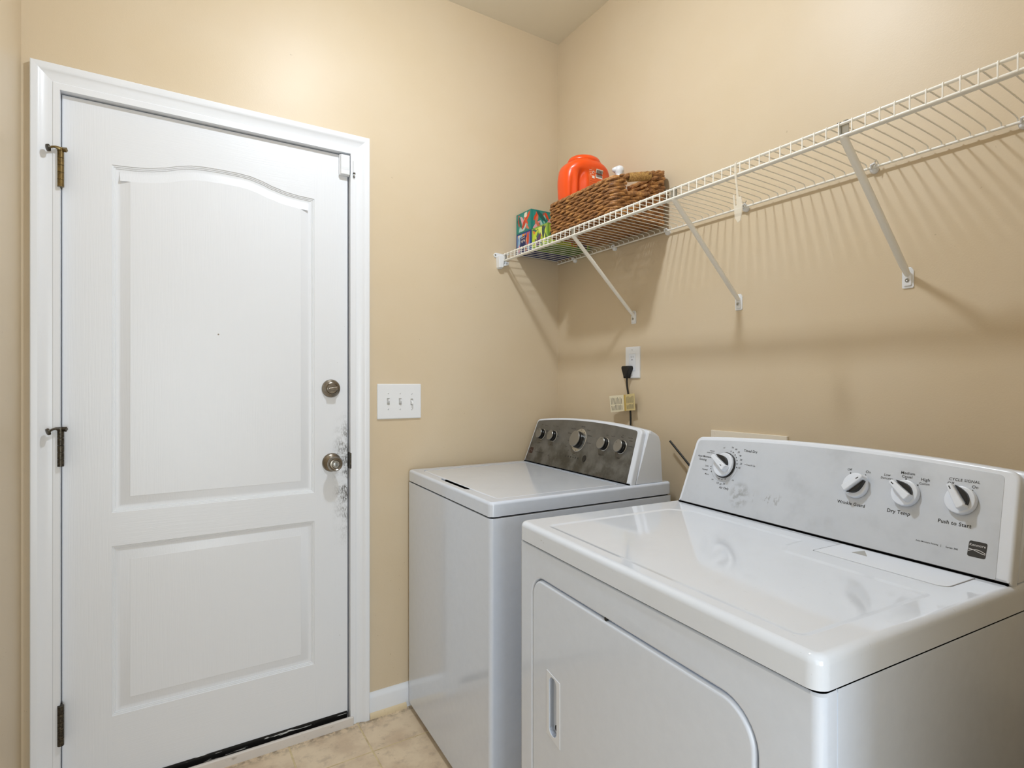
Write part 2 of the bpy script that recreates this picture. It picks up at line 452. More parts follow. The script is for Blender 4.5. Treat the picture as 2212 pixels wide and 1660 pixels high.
lower = P([(xa, .255), (xb, .255), (xb, .759), (xa, .759)])
m = MB(); H0 = 0.
x0, x1 = dp(xa, 0)[0], dp(xb, 0)[0]; zz = lambda z: dp(0, z)[1]
def facepoly(pts, mi): m.fill(ccw(pts), [], FD, 0, mi)
e = .0025
facepoly([(DL+e, DZ0), (x0, DZ0), (x0, DZ1-e), (DL+e, DZ1-e)], 0)
facepoly([(x1, DZ0), (DR-e, DZ0), (DR-e, DZ1-e), (x1, DZ1-e)], 0)
facepoly([(x0, DZ0), (x1, DZ0), (x1, zz(.255)), (x0, zz(.255))], 1)
facepoly([(x0, zz(.759)), (x1, zz(.759)), (x1, zz(.858)), (x0, zz(.858))], 1)
facepoly([(x1, DZ1-e), (x0, DZ1-e)]+list(reversed(P(archpts))), 1)
ol = [(DL, DZ0), (DR, DZ0), (DR, DZ1), (DL, DZ1)]; ol2 = [(DL+e, DZ0), (DR-e, DZ0), (DR-e, DZ1-e), (DL+e, DZ1-e)]
m.loft([[FD(x, y, -.036) for x, y in ol], [FD(x, y, -.0025) for x, y in ol], [FD(x, y, 0) for x, y in ol2]], 0)
m.build('door_leaf', [M_DOORV, M_DOORH], door, smooth=0)
prof = [(0, 0), (.0015, -.0026), (.0045, -.0030), (.0055, -.0052), (.0085, -.0056), (.0095, -.0078), (.0135, -.0084), (.0175, -.0090), (.0215, -.0082), (.044, -.0012), (.0455, -.0004)]
for outl in (upper, lower):
    m = MB(); o = ccw(outl); loops = []
    for d, h in prof: q = inset(o, d); loops.append([FD(x, y, h) for x, y in q])
    m.loft(loops); m.fill(q, [], FD, prof[-1][1])
    m.build('moulded_panel', M_DOORV, door, smooth=25)
# black bottom sweep with chipped paint
m = MB(); m.slab([(DL+.003, DZ0-.024), (DR-.003, DZ0-.024), (DR-.003, DZ0+.005), (DL+.003, DZ0+.005)], FD, -.03, .0012); m.build('bottom_sweep', M_SWEEP, door, smooth=0)
# peephole-like speck on the upper panel
m = MB(); px, pz = dp(-1.361, 1.40); m.lathe([(.0025, -.002), (.0025, .0005), (.0008, .0008)], FD, px, pz, 12); m.build('screw_cover', M_NICKEL, door)

# deadbolt
bx, bz = dp(-1.006, 1.224)
m = MB(); m.lathe([(.0325, 0), (.0325, .003), (.030, .008), (.025, .010), (.0225, .0155), (.0195, .017), (.0175, .0155), (.0001, .0155)], FD, bx, bz, 48)
db = m.build('deadbolt', M_NICKEL, door, smooth=35)
m = MB(); m.slab(rpoly([(bx-.015, bz-.004), (bx+.002, bz-.0075), (bx+.018, bz-.007), (bx+.018, bz+.007), (bx+.002, bz+.0055), (bx-.015, bz+.002)], .003), FD, .0155, .031, .003)
o = m.build('thumb_turn', M_NICKEL, db, smooth=35)
# knob
kx, kz = dp(-1.0035, .9605)
m = MB(); m.lathe([(.0335, 0), (.0335, .003), (.031, .007), (.026, .011), (.018, .014), (.014, .018), (.014, .030), (.020, .036), (.0255, .043), (.0265, .050), (.0245, .057), (.021, .0605), (.0185, .0585), (.0145, .0595), (.0125, .0575), (.0085, .0575), (.0001, .0575)], FD, kx, kz, 48)
kn = m.build('door_knob', M_NICKEL, door, smooth=32)
m = MB(); m.lathe([(.0085, .057), (.0085, .0605), (.0075, .0612), (.0001, .0612)], FD, kx, kz, 24); m.build('lock_button', M_STEEL, kn)
m = MB(); m.slab([(kx-.001, kz-.0065), (kx+.001, kz-.0065), (kx+.001, kz+.0065), (kx-.001, kz+.0065)], FD, .061, .0614); m.build('button_slot', M_BLACK, kn, smooth=0)
# hinges (knuckles, leaf edge, two with folding pin stops)
def hinge(zt, zb, mt, stop):
    hx, z1, z0 = -1.7575, zt, zb; L = z1-z0
    m = MB(); m.slab([(hx-.0075, z0), (hx-.0015, z0), (hx-.0015, z1), (hx-.0075, z1)], FD, -.002, .0205)
    h = m.build('hinge', mt, door, smooth=0)
    seg = L/5; r = .0078
    for i in range(5):
        m = MB(); a = z0+i*seg+.0006; b = z0+(i+1)*seg-.0006
        m.tube([FD(hx, a, .024), FD(hx, b, .024)], r, 16); m.build('knuckle', mt, h)
    if stop:
        m = MB(); c = FD(hx, z1+.003, .024)
        m.tube([c+Vector((0, 0, -.003)), c+Vector((0, 0, .006))], .0085, 14)
        m.tube([c+Vector((.0, -.001, .002)), c+Vector((.014, -.006, .001))], [.006, .007], 4)
        pts = [c+Vector((-.002, -.004, .002)), c+Vector((-.010, -.008, .004)), c+Vector((-.017, -.011, .002)), c+Vector((-.023, -.013, -.003))]
        m.tube(pts, [.006, .0036, .0030, .0030], 8)
        m.build('stop_arm', mt, h)
        m = MB(); d = Vector((-.75, -.35, -.25)).normalized(); q = pts[-1]
        m.tube([q-d*.001, q, q+d*.002, q+d*.006, q+d*.007], [.005, .0095, .0100, .0095, .005], 16)
        m.build('stop_bumper', M_BRONZE if mt is M_BRASS else mt, h)
hinge(1.902, 1.800, M_BRASS, True); hinge(1.107, 1.005, M_BRONZE, True); hinge(.326, .212, M_BRONZE, False)
# strike lip on the jamb side
m = MB(); m.slab(rrect(DR+.0015, .932, DR+.0075, .990, .002), FD, -.012, .0215, .001); o = m.build('strike_plate', M_BRONZE, door)

# jamb and casing
trim = tag(empty('trim_1', (-1.35, YA, 0)), kind='structure')
TO = Vector((1.35, -YA, 0))
IX0, IX1, IZ = -1.762, -.930, 2.083
def FT(a, b, h): return Vector((a, YA-h, b))+TO
jb = MB()
JZ = 2.0775
for (a, b) in ((OPX0, IX0+.0022), (IX1-.0062, OPX1)): jb.box(Vector((a, YA-.011, 0))+TO, Vector((b, YA+.12, JZ))+TO)
jb.box(Vector((OPX0, YA-.011, JZ))+TO, Vector((OPX1, YA+.12, OPZ))+TO)
jb.build('door_jamb', M_TRIM, trim, smooth=0)
m = MB(); m.box(Vector((IX0, YD+.037, .0))+TO, Vector((IX1, YD+.05, IZ))+TO); m.build('dark_gap_backing', M_DARK, trim, smooth=0)  # black sheet across the opening, stands in for shade in the door gaps
cprof = [(0, 0), (0, .009), (.001, .0102), (.0125, .0105), (.0145, .0090), (.0165, .0092), (.022, .0098), (.032, .0118), (.041, .0155), (.0445, .0180), (.0475, .0188), (.0600, .0190), (.062, .0178), (.062, 0)]
def casing(kind):
    m = MB(); loops = []
    for d, h in cprof:
        if kind == 0: loops.append([FT(IX0-d, 0, h), FT(IX0-d, IZ+d, h)])
        if kind == 1: loops.append([FT(IX0-d, IZ+d, h), FT(IX1+d, IZ+d, h)])
        if kind == 2: loops.append([FT(IX1+d, IZ+d, h), FT(IX1+d, 0, h)])
    m.loft(loops, closed=False); m.build('casing', M_TRIM, trim, smooth=25, weighted=False)
for k in range(3): casing(k)
# threshold
m = MB(); sx0, sx1 = -1.762, -.926
m.box((sx0, -.0085, 0), (sx1, .004, .031), .004); m.box((sx0, .002, 0), (sx1, .10, .012)); tag(m.build('trim_2', M_SILL), kind='structure')
# baseboard and shoe moulding between the door casing and the washer (it runs on behind the machines)
m = MB()
bp = [(0, 0), (.010, 0), (.010, .070), (.0085, .078), (.0045, .084), (.003, .092), (0, .092)]
m.loft([[Vector((x, YA-d, z)) for d, z in bp] for x in (-.868, XR)], cap0=True, cap1=True); tag(m.build('baseboard_back', M_TRIM, smooth=25, weighted=False), kind='structure')
m = MB(); qp = [(0, 0)]+[(.010+.009*math.cos(t), .020*math.sin(t)) for t in [k*PI/12 for k in range(7)]]+[(.0, .020)]
m.loft([[Vector((x, YA-d, z)) for d, z in qp] for x in (-.866, -.724)], cap0=True, cap1=True); tag(m.build('trim_3', M_SHOE, smooth=30, weighted=False), kind='structure')
m = MB(); m.loft([[Vector((XR-d, y, z)) for d, z in bp] for y in (0, YB)], cap0=True, cap1=True); tag(m.build('baseboard_right', M_TRIM, smooth=25, weighted=False), kind='structure')
m = MB(); m.loft([[Vector((XL+d, y, z)) for d, z in bp] for y in (YA-.02, YB)], cap0=True, cap1=True); tag(m.build('baseboard_left', M_TRIM, smooth=25, weighted=False), kind='structure')
# casing round the doorway behind the camera
m = MB(); yb = YO-.1
for a, b in ((DX0-.04, DX0), (DX1, DX1+.06)): m.box((a, yb-.018, 0), (b, yb, 2.26), .003)
m.box((DX0, yb-.018, 2.20), (DX1, yb, 2.26), .003); tag(m.build('trim_4', M_TRIM), kind='structure')

# contact sensor on the leaf, magnet on the casing
cx0, cz0 = dp(-.979, 1.990); cx1, cz1 = dp(-.942, 2.063)
sen = empty('contact_sensor', (cx0, YD, cz0), 0, 'white plastic alarm contact sensor on the top right corner of the white door', 'sensor')
FS = lambda a, b, h: Vector((a, -h, b)); W_, H_ = cx1-cx0-.001, cz1-cz0
m = MB(); m.slab(rrect(0, 0, W_, H_, .002), FS, 0, .012, .0015); m.build('base', M_WHITE, sen)
m = MB(); m.slab(rrect(.003, .001, W_-.001, H_-.001, .003), FS, .012, .021, .003); m.build('cover', M_WHITE, sen)
for k in range(3):
    m = MB(); m.slab([(.005, .019+k*.0035), (W_-.003, .019+k*.0035), (W_-.003, .0202+k*.0035), (.005, .0202+k*.0035)], FS, .0205, .0215); m.build('ridge', M_WHITE, sen, smooth=0)
mg = empty('sensor_magnet', (-.9285, YA-.011, 1.993), 0, 'narrow white magnet strip on the door casing beside the alarm sensor', 'sensor')
m = MB(); m.slab(rrect(0, .006, .0065, .058, .001), FS, 0, .008, .001); m.build('body', M_WHITE, mg)
m = MB(); m.slab(rrect(.0005, 0, .0075, .0018, .0004), FS, 0, .006); m.slab(rrect(.0, .0085, .0072, .0150, .0004), FS, 0, .0085); m.build('clip', M_BRONZE, mg, smooth=0)

# ---------------------------------------------------------------- switch plate and outlet
sp = empty('switch_plate', (-.8355, YA, 1.107), 0, 'white three gang toggle switch plate on the tan wall right of the door', 'switch')
def FW(a, b, h): return Vector((a, -h, b))
PW, PH = .1755, .1335
m = MB(); toggles = [(.0425, .067, 1), (.0895, .066, 1), (.1365, .064, -1)]
holes = [rrect(x-.0055, y-.0125, x+.0055, y+.0125, .001, 2) for x, y, d in toggles]
m.slab(rrect(0, 0, PW, PH, .004), FW, 0, .006, .004, 4, holes=holes); m.build('plate', M_WHITE, sp)
for x, y, d in toggles:
    m = MB(); m.slab(rrect(x-.0054, y-.0124, x+.0054, y+.0124, .001, 2), FW, 0, .0035)
    sl = m.build('toggle_slot', mat('pale grey switch frame', 'B9B8B4', rough=.5), sp)
    m = MB(); b = Vector((x, -.003, y)); tip = Vector((x, -.017, y+d*.006 + (0 if d > 0 else 0)))
    m.loft([[b+Vector((sx*.004, 0, sz*.0065)) for sx, sz in ((-1, -1), (1, -1), (1, 1), (-1, 1))], [tip+Vector((sx*.003, 0, sz*.0035)) for sx, sz in ((-1, -1), (1, -1), (1, 1), (-1, 1))]], cap0=True, cap1=True)
    m.build('toggle', M_WHITE, sl, smooth=0)
    for dy in (.031, -.029):
        m = MB(); m.lathe([(.0034, .005), (.0034, .0066), (.0026, .0072), (.0001, .0072)], FW, x, y+dy, 16)
        sc = m.build('screw', M_WHITE, sp)
        m = MB(); c, s_ = math.cos(.9), math.sin(.9); q = [(-.0028, -.0004), (.0028, -.0004), (.0028, .0004), (-.0028, .0004)]
        m.slab([(x+a*c-b_*s_, y+dy+a*s_+b_*c) for a, b_ in q], FW, .0070, .00735); m.build('screw_slot', M_DARK, sc, smooth=0)

ot = empty('wall_outlet', (XR, -.433, 1.262), 0, 'white decorator outlet plate on the right wall above the washer', 'outlet')
FO = lambda a, b, h: Vector((-h, -a, b))
m = MB(); m.slab(rrect(0, 0, .075, .120, .003), FO, 0, .006, .003, 3, holes=[rrect(.0205, .027, .0545, .093, .002, 2)]); m.build('plate', M_WHITE, ot)
m = MB(); m.slab(rrect(.021, .0275, .054, .0925, .002), FO, 0, .0066, .001); rc = m.build('receptacle', M_PLA, ot)
for zc in (.077, ):
    m = MB(); m.slab([(.0315, zc), (.0327, zc), (.0327, zc+.008), (.0315, zc+.008)], FO, .006, .0068); m.build('slot', M_DARK, rc, smooth=0)
    m = MB(); m.slab([(.0415, zc+.001), (.0427, zc+.001), (.0427, zc+.0075), (.0415, zc+.0075)], FO, .006, .0068); m.build('slot', M_DARK, rc, smooth=0)
    m = MB(); m.slab(circ(.037, zc-.007, .0023, 12), FO, .006, .0068); m.build('ground_hole', M_DARK, rc, smooth=0)
for zc in (.108, .012):
    m = MB(); m.lathe([(.003, .005), (.003, .0066), (.0001, .0070)], FO, .0375, zc, 14); sc = m.build('screw', M_WHITE, ot)
    m = MB(); m.text('z', FO, .0375, zc, .0032, .0071); m.build('screw_slot', M_DARK, sc, smooth=0)

# ---------------------------------------------------------------- machines
LEAN = .364; NRM = math.sqrt(1+LEAN*LEAN)
def face_frame(y0, z0):
    """a along x, b height measured in z from z0 upwards along the leaning face, h outwards"""
    def f(a, b, h): t = b-z0; return Vector((a, y0+LEAN*t-h/NRM, z0+t+h*LEAN/NRM))
    return f

def console(root, x0, x1, yf, yb_, zb, topf, bz_w, panel, pmat, taper, fmat=M_PLA):
    """yf: y of the leaning face at zb; topf(x): top of the bezel"""
    FF = face_frame(yf, zb)
    tk = .020
    def outline(ins, r, b0, n=40, dx0=0., dx1=0.):
        a0, a1 = x0+ins+dx0, x1-ins-dx1
        pts = [(a0, b0), (a1, b0)]; N = n
        for k in range(N+1):
            x = a1-taper-(a1-a0-2*taper)*k/N; pts.append((x, topf(x)-ins))
        rad = [.003, .003]+[r]+[0]*(N-1)+[r]
        # keep corner rounding from being limited by the fine arch steps
        pts2 = [pts[0], pts[1], pts[2]]+[p for p in pts[3:-1] if a0+taper+r*1.4 < p[0] < a1-taper-r*1.4]+[pts[-1]]
        rad2 = [.003, .003, r]+[0]*(len(pts2)-4)+[r]
        return rpoly(pts2, rad2, 8)
    m = MB(); m.slab(outline(0, .022, zb), FF, -tk, 0, .006, 4); bez = m.build('bezel', fmat, root, smooth=40)
    # metal face
    o = outline(bz_w, .012, zb+.003, dx0=panel[0], dx1=panel[1])
    m = MB(); m.slab(o, FF, -.002, .0006, .0004, 2); pan = m.build('control_panel', pmat, root, smooth=30)
    # housing behind: side profile swept along x, top follows the arch
    m = MB(); m.slab(outline(.0018, .021, zb), FF, -tk-.0022, -tk); m.build('seam_strip', M_DARK, root, smooth=0)
    m = MB(); loops = []; ys = yf+tk*NRM+.002
    N = 40; e0, e1 = x0+.001, x1-.001
    xs = [e0+(e1-e0)*k/N for k in range(N+1)]; xs = [e0, e0+.003, e0+.008]+xs[1:-1]+[e1-.008, e1-.003, e1]
    for x in xs:
        dd = min(x-e0, e1-x); dr = .010*(1-math.sqrt(max(0, 1-(1-min(dd, .010)/.010)**2)))
        zt = topf(x)-.004-dr; yt = ys+LEAN*(zt-zb)
        i = dr*.3
        pr = [(ys+i, zb), (yt-.006+i, zt-.008), (yt+.001, zt-.001), (yt+.010, zt), (yb_-.024, zt-.012), (yb_-.016, zt-.018), (yb_-.012, zt-.028), (yb_-i, zb)]
        loops.append([Vector((x, y, z)) for y, z in pr])
    m.loft(loops, cap0=True, cap1=True); m.build('console_housing', M_PLA, root, smooth=35)
    # dark joint along the foot of the console
    m = MB(); m.box((x0+.004, yf-.0015, zb-.003), (x1-.004, yf+.01, zb+.0022)); m.build('joint_strip', M_DARK, root, smooth=0)
    return FF, pan

def top_arch(xm, hw, zmid, zend):
    return lambda x: zmid-(zmid-zend)*min(1., abs(x-xm)/hw)**2

# ---- washer
WO = Vector((-.717, -.003, 0)); WA = -PI/2-math.radians(2.3)
wash = empty('washing_machine', WO, WA, 'white top load washer with grimy dark grey control panel, in the far corner', 'washer')
WW, WDp = .687, .690
m = MB(); m.slab(rrect(0, 0, WW, WDp, .012, 5), fr_top, .025, .8665, .003, 2); m.build('cabinet', M_APP, wash)
m = MB(); m.box((.01, .01, .86), (WW-.01, WDp-.01, .874)); m.build('joint_strip', M_DARK, wash, smooth=0)
for fx, fy in ((.05, .05), (WW-.05, .05), (.05, WDp-.05), (WW-.05, WDp-.05)):
    m = MB(); m.lathe([(.02, .0), (.022, .006), (.012, .010), (.010, .03)], fr_top, fx, fy, 16); m.build('foot', M_BLACK, wash)
ZT = .912
lid_o = rpoly([(.050, .040), (.250, .036), (.275, .024), (.465, .024), (.49, .036), (.648, .040), (.645, .497), (.052, .497)], [.02, .02, .02, .02, .02, .02, .015, .015], 5)
m = MB(); m.slab(rrect(0, 0, WW, WDp, .016, 6), fr_top, .871, ZT, .009, 5, holes=[lid_o], htop=.889)
m.build('top_deck', M_APP, wash, smooth=40)
m = MB(); m.slab(inset(ccw(lid_o), -.004), fr_top, .884, .8895); m.build('lid_well', M_DARK, wash, smooth=0)
lid_i = rpoly([(.0525, .0425), (.648-.0025, .0425), (.6425, .4945), (.0545, .4945)], [.018, .018, .013, .013], 5)
m = MB(); m.slab(lid_i, fr_top, .8895, ZT-.0003, .004, 4); lid = m.build('lid', M_APPT, wash)
m = MB(); m.slab(rpoly([(.272, .0385), (.468, .0385), (.462, .0427), (.278, .0427)], .001, 2), fr_top, .893, .9107); m.build('grip_shade', M_DARK, wash, smooth=0)  # black strip along the lid edge, paints the shade in the grip notch
FFw, pan = console(wash, .010, .680, .511, .656, .913, top_arch(.346, .34, 1.107, 1.088), .0085, (0, .0105), M_WPANEL, .012)
def wknob(x, z, r, h, mark, big=False):
    k = None
    m = MB(); rb = r*1.12 if not big else .0425
    m.lathe([(rb, 0), (rb, .0015), (rb-.0015, .0025), (r*.9, .0025)], FFw, x, z, 40, cap=False); k = m.build('control_knob', M_RINGS, wash, smooth=30)
    m = MB(); m.lathe([(r*1.03, .002), (r*1.03, h*.5), (r*.985, h*.55), (r*.985, h-.002)], FFw, x, z, 40, cap=False); m.build('knob_side', M_DARKK, k, smooth=30)
    m = MB(); m.lathe([(r*.97, h-.003), (r, h-.002), (r, h), (r*.93, h+.0015), (r*.9, h+.0012), (.0001, h+.0012)], FFw, x, z, 40); m.build('knob_face', M_SILVERK, k, smooth=30)
    if mark:
        m = MB(); c = circ(x+mark[0], z+mark[1], .0013, 8, .0022); m.fill(c, [], FFw, h+.0018); m.build('pointer_mark', M_BLACK, k, smooth=0)
wknob(.092, 1.029, .0195, .021, (-.002, .012)); wknob(.178, 1.028, .0195, .021, (-.013, .002))
wknob(.349, 1.027, .0290, .024, None, True)
wknob(.501, 1.026, .0205, .021, (0, .013)); wknob(.593, 1.025, .0205, .021, (-.009, .010))
m = MB()
for k in range(6): m.fill(circ(.297+k*.0154, .963, .0026, 10, .0034), [], FFw, .0009)
for a in range(10):
    t = 2*PI*a/10+.3; m.fill(circ(.349+.0375*math.cos(t), 1.027+.0375*math.sin(t), .0013, 8), [], FFw, .0029)
for s_, x, z, wd in (('Low', .073, 1.069, .009), ('Medium', .104, 1.067, .017), ('High', .121, 1.045, .010), ('Hot', .158, 1.068, .008), ('Warm', .184, 1.068, .013), ('Cold', .204, 1.058, .010), ('Cool', .208, 1.030, .010),
                     ('Normal', .353, 1.078, .022), ('Casual', .391, 1.067, .018), ('Delicates', .407, 1.048, .024), ('Heavy Duty', .297, 1.066, .030), ('Whites', .281, 1.048, .026), ('Bulky', .287, 1.020, .014), ('Rinse', .281, .998, .014),
                     ('Hand Wash', .412, 1.022, .024), ('Off', .302, .985, .008), ('Auto', .503, 1.058, .012), ('Deep Fill', .534, 1.056, .018), ('Two', .583, 1.064, .008), ('Rinses', .582, 1.058, .012), ('One Rinse', .624, 1.058, .022),
                     ('Softener', .629, 1.049, .018), ('Two Rinses', .634, 1.031, .022), ('Soil Level', .091, .995, .020), ('Wash Temp', .180, .993, .026), ('Water Level', .497, .990, .032), ('Rinse', .590, .989, .014), ('Cycle', .340, .978, .013), ('Status', .340, .972, .015),
                     ('Start', .410, .951, .013)):
    word(s_, FFw, x, z, wd, .0009, M_PRINT, pan)
for s_, x, z, wd in (('High Efficiency Washer', .110, .957, .062), ('HE', .181, .953, .010)): word(s_, FFw, x, z, wd, .0009, M_PRINT, pan)
tag(m.build('printed_dots', M_PRINT, pan, smooth=0, recalc=False), kind='stuff')
m = MB(); m.slab(circ(.411, .966, .0105, 28, .012), FFw, 0, .002, .0006, 2); m.build('start_button', M_BLACK, wash)
m = MB(); m.slab(rrect(.033, .948, .058, .972, .003, 3), FFw, 0, .0012); lg = m.build('badge', M_LOGOR, wash, smooth=0)
m = MB(); m.fill([(.036+.02*k/10, .960+.003*math.sin(k*.6)) for k in range(11)]+[(.036+.02*k/10, .9588+.003*math.sin(k*.6)) for k in range(10, -1, -1)], [], FFw, .0014); m.build('badge_wave', M_SILVERK, lg, smooth=0, recalc=False)

# ---- dryer
DO = Vector((-.788, -.906, 0)); DA = -PI/2-math.radians(4.3)
dry = empty('clothes_dryer', DO, DA, 'white front load dryer with silver control panel and four white dials, nearest the camera', 'dryer')
DW, DDp = .748, .690
door_out = rpoly([(.056, .17), (.665, .17), (.665, .812), (.056, .812)], [.05, .065, .065, .05], 10)
m = MB()
# body with a door recess cut into the front: front sheet, then the shell
fo = ccw([(0, .02), (DW, .02), (DW, .871), (0, .871)])
R = .014
sh = rrect(0, 0, DW, DDp, .0001)
front = rpoly([(0, .02), (DW, .02), (DW, .871), (0, .871)], .0)
loops = []
hole = ccw(door_out)
m.fill([(R, .02), (DW-R, .02), (DW-R, .868), (R, .868)], [hole], fr_front, 0)
prf = [(0., 0.), (.003, -.0012), (.006, -.0045), (.007, -.011)]
m.loft([[fr_front(x, y, h) for x, y in inset(hole, d)] for d, h in prf])
m.fill(inset(hole, .007), [], fr_front, -.011)
prof_xy = [(DW-R+R*math.sin(t), R-R*math.cos(t)) for t in [k*PI/12 for k in range(7)]]+[(DW, .030), (DW-.0012, .0305), (DW-.0012, .032), (DW, .0325), (DW, DDp), (0, DDp)]+[(R-R*math.sin(t), R-R*math.cos(t)) for t in [(6-k)*PI/12 for k in range(7)]]
m.loft([[Vector((x, y, z)) for x, y in prof_xy] for z in (.02, .868)], closed=False)
m.loft([[Vector((x, y, .868)) for x, y in prof_xy], [Vector((DW/2+(x-DW/2)*.995, .345+(y-.345)*.993, .871)) for x, y in prof_xy]], closed=False)
m.add([Vector((R, 0, .868)), Vector((DW-R, 0, .868)), Vector((DW-R, .003, .871)), Vector((R, .003, .871))], [[0, 1, 2, 3]])
m.build('cabinet', M_APP, dry, smooth=35)
for fx, fy in ((.05, .05), (DW-.05, .05), (.05, DDp-.05), (DW-.05, DDp-.05)):
    m = MB(); m.lathe([(.02, .0), (.022, .006), (.012, .010), (.010, .03)], fr_top, fx, fy, 16); m.build('foot', M_BLACK, dry)
m = MB(); m.box((.008, .006, .866), (DW-.008, DDp-.01, .876)); m.build('joint_strip', M_DARK, dry, smooth=0)
ZD = .9165
# top with the shallow pressed field
field = rpoly([(.072, .030), (.704, .030), (.704, .342), (.452, .346), (.432, .380), (.425, .440), (.120, .440), (.072, .40)], [.02, .02, .012, .02, .02, .01, .03, .03], 5)
lint = rpoly([(.474, .391), (.700, .391), (.700, .484), (.474, .484)], [.004, .018, .002, .002], 5)
m = MB(); m.slab(rrect(0, -.002, DW, DDp, .020, 7), fr_top, .8745, ZD, .012, 5, holes=[field, lint], htop=ZD-.0001)
fo = ccw(field)
m.loft([[fr_top(x, y, ZD-h) for x, y in inset(fo, d)] for d, h in ((0, 0), (.003, .0004), (.008, .0014), (.011, .0016))])
m.fill(inset(fo, .011), [], fr_top, ZD-.0016)
m.build('top_panel', M_APPT, dry, smooth=50)
m = MB(); lo = ccw(lint); m.loft([[fr_top(x, y, ZD) for x, y in lo], [fr_top(x, y, ZD-.004) for x, y in lo]]); m.fill(lo, [], fr_top, ZD-.004); m.build('lint_well', mat('grey seam', '77777A', rough=.6), dry, smooth=0)
m = MB(); m.slab(inset(lo, .0016), fr_top, ZD-.004, ZD+.0008, .001, 2); ll = m.build('lint_lid', M_PLA, dry)
m = MB(); m.slab([(.520, .443), (.548, .443), (.526, .474)], fr_top, ZD+.0005, ZD+.0014); m.build('arrow_mark', mat('grey moulded arrow', 'A9A9A6', rough=.5), ll, smooth=0)
# door
din = inset(hole, .0085)
slot = rpoly([(.1375, .487), (.1675, .487), (.1675, .612), (.1375, .612)], [.0148]*4, 8)
m = MB(); m.slab(din, fr_front, -.010, .0005, .006, 5, holes=[slot], htop=-.012); dd = m.build('door', M_APP, dry, smooth=40)
hp = rpoly([(.125, .478), (.181, .487), (.183, .617), (.127, .620)], [.006]*4, 4)
m = MB(); m.slab([(.1265, .482), (.180, .474), (.180, .613), (.1265, .620)], fr_front, 0, .0016, .0012, 2, holes=[slot], htop=-.0115)
hd = m.build('handle', M_PLA, dd, smooth=40)
m = MB(); m.fill(inset(ccw(slot), -.002), [], fr_front, -.0112); m.build('handle_pocket', mat('grey shaded plastic', 'B8B9BA', rough=.4), dd, smooth=0)
m = MB(); m.slab(circ(.148, .500, .004, 14, .006), fr_front, -.0112, -.0095); m.build('pocket_screw', M_BLACK, dd)
m = MB(); m.tube([fr_front(.6585, .18, .001), fr_front(.6585, .628, .001), fr_front(.6585, .634, .0005)], [.0042, .0042, .002], 12); m.build('door_hinge', M_STEEL, dry)
m = MB(); m.tube([fr_front(.333, .806, -.006), fr_front(.333, .806, -.001)], .0038, 14); m.build('catch_screw', M_BLACK, dry)
# console
FFd, dpan = console(dry, .016, .744, .489, .640, .9175, top_arch(.385, .37, 1.1085, 1.0925), .0105, (0, .010), M_DPANEL, .010)
lt = MB()
def tx(s_, x, z, wd, rot=0.): word(s_, FFd, x, z, wd, .0009, M_PRINT, dpan, rot)
for a in (('Timed Dry', .209, 1.0705, .040), ('Air Only', .157, .973, .030), ('Auto Moisture', .070, 1.0435, .046), ('Sensing', .067, 1.0345, .025), ('Touch Up', .219, 1.0375, .026), ('Less', .086, 1.0205, .0105), ('Normal', .082, 1.0105, .018), ('More', .092, 1.000, .012),
          ('WRINKLE', .091, 1.0595, .016), ('GUARD OPTION', .087, 1.0545, .026), ('Off', .127, 1.0715, .006), ('Off', .115, .989, .006), ('Off', .178, .996, .006),
          ('70', .153, 1.0745, .006), ('60', .165, 1.0715, .006), ('50', .175, 1.0655, .006), ('40', .1825, 1.0575, .006), ('30', .1875, 1.048, .006), ('20', .190, 1.0385, .006), ('10', .188, 1.028, .0055), ('10', .134, .983, .006), ('20', .1435, .982, .006), ('30', .154, .984, .006),
          ('Off', .458, 1.0605, .009), ('On', .495, 1.0605, .009), ('Wrinkle Guard', .474, .9945, .056), ('Low', .532, 1.0600, .0115), ('Delicates', .532, 1.0535, .022), ('Medium', .5675, 1.0680, .024), ('Casual', .567, 1.0615, .018), ('High', .5985, 1.0595, .014), ('Cotton', .598, 1.053, .017),
          ('CYCLE SIGNAL', .6585, 1.0680, .0465), ('Off', .639, 1.0605, .010), ('On', .6755, 1.0595, .009), ('Dry Temp', .564, .9945, .040), ('Push to Start', .655, .9945, .050), ('Auto Moisture Sensing', .619, .9535, .036), ('Series 300', .6575, .9535, .018), ('|', .641, .9535, .0004)): tx(*a)
lt.fill([(.2005, 1.0382), (.2045, 1.0382), (.2045, 1.0390), (.2005, 1.0390)], [], FFd, .0009)
for x, z in ((.461, 1.0535), (.491, 1.0535), (.566, 1.0570), (.5875, 1.0490), (.6725, 1.0530), (.6445, 1.0545)): lt.fill(circ(x, z, .0014, 10), [], FFd, .0009)
for x, z in ((.152, 1.065), (.1595, 1.0625), (.167, 1.0575), (.173, 1.0515), (.177, 1.0445), (.1795, 1.0365), (.181, 1.028), (.1005, 1.0205), (.102, 1.0145), (.106, 1.008), (.136, .9935), (.1455, .993), (.155, .9955)): lt.fill(circ(x, z, .0014, 10), [], FFd, .0022)
tag(lt.build('printed_dots', M_PRINT, dpan, smooth=0, recalc=False), kind='stuff')
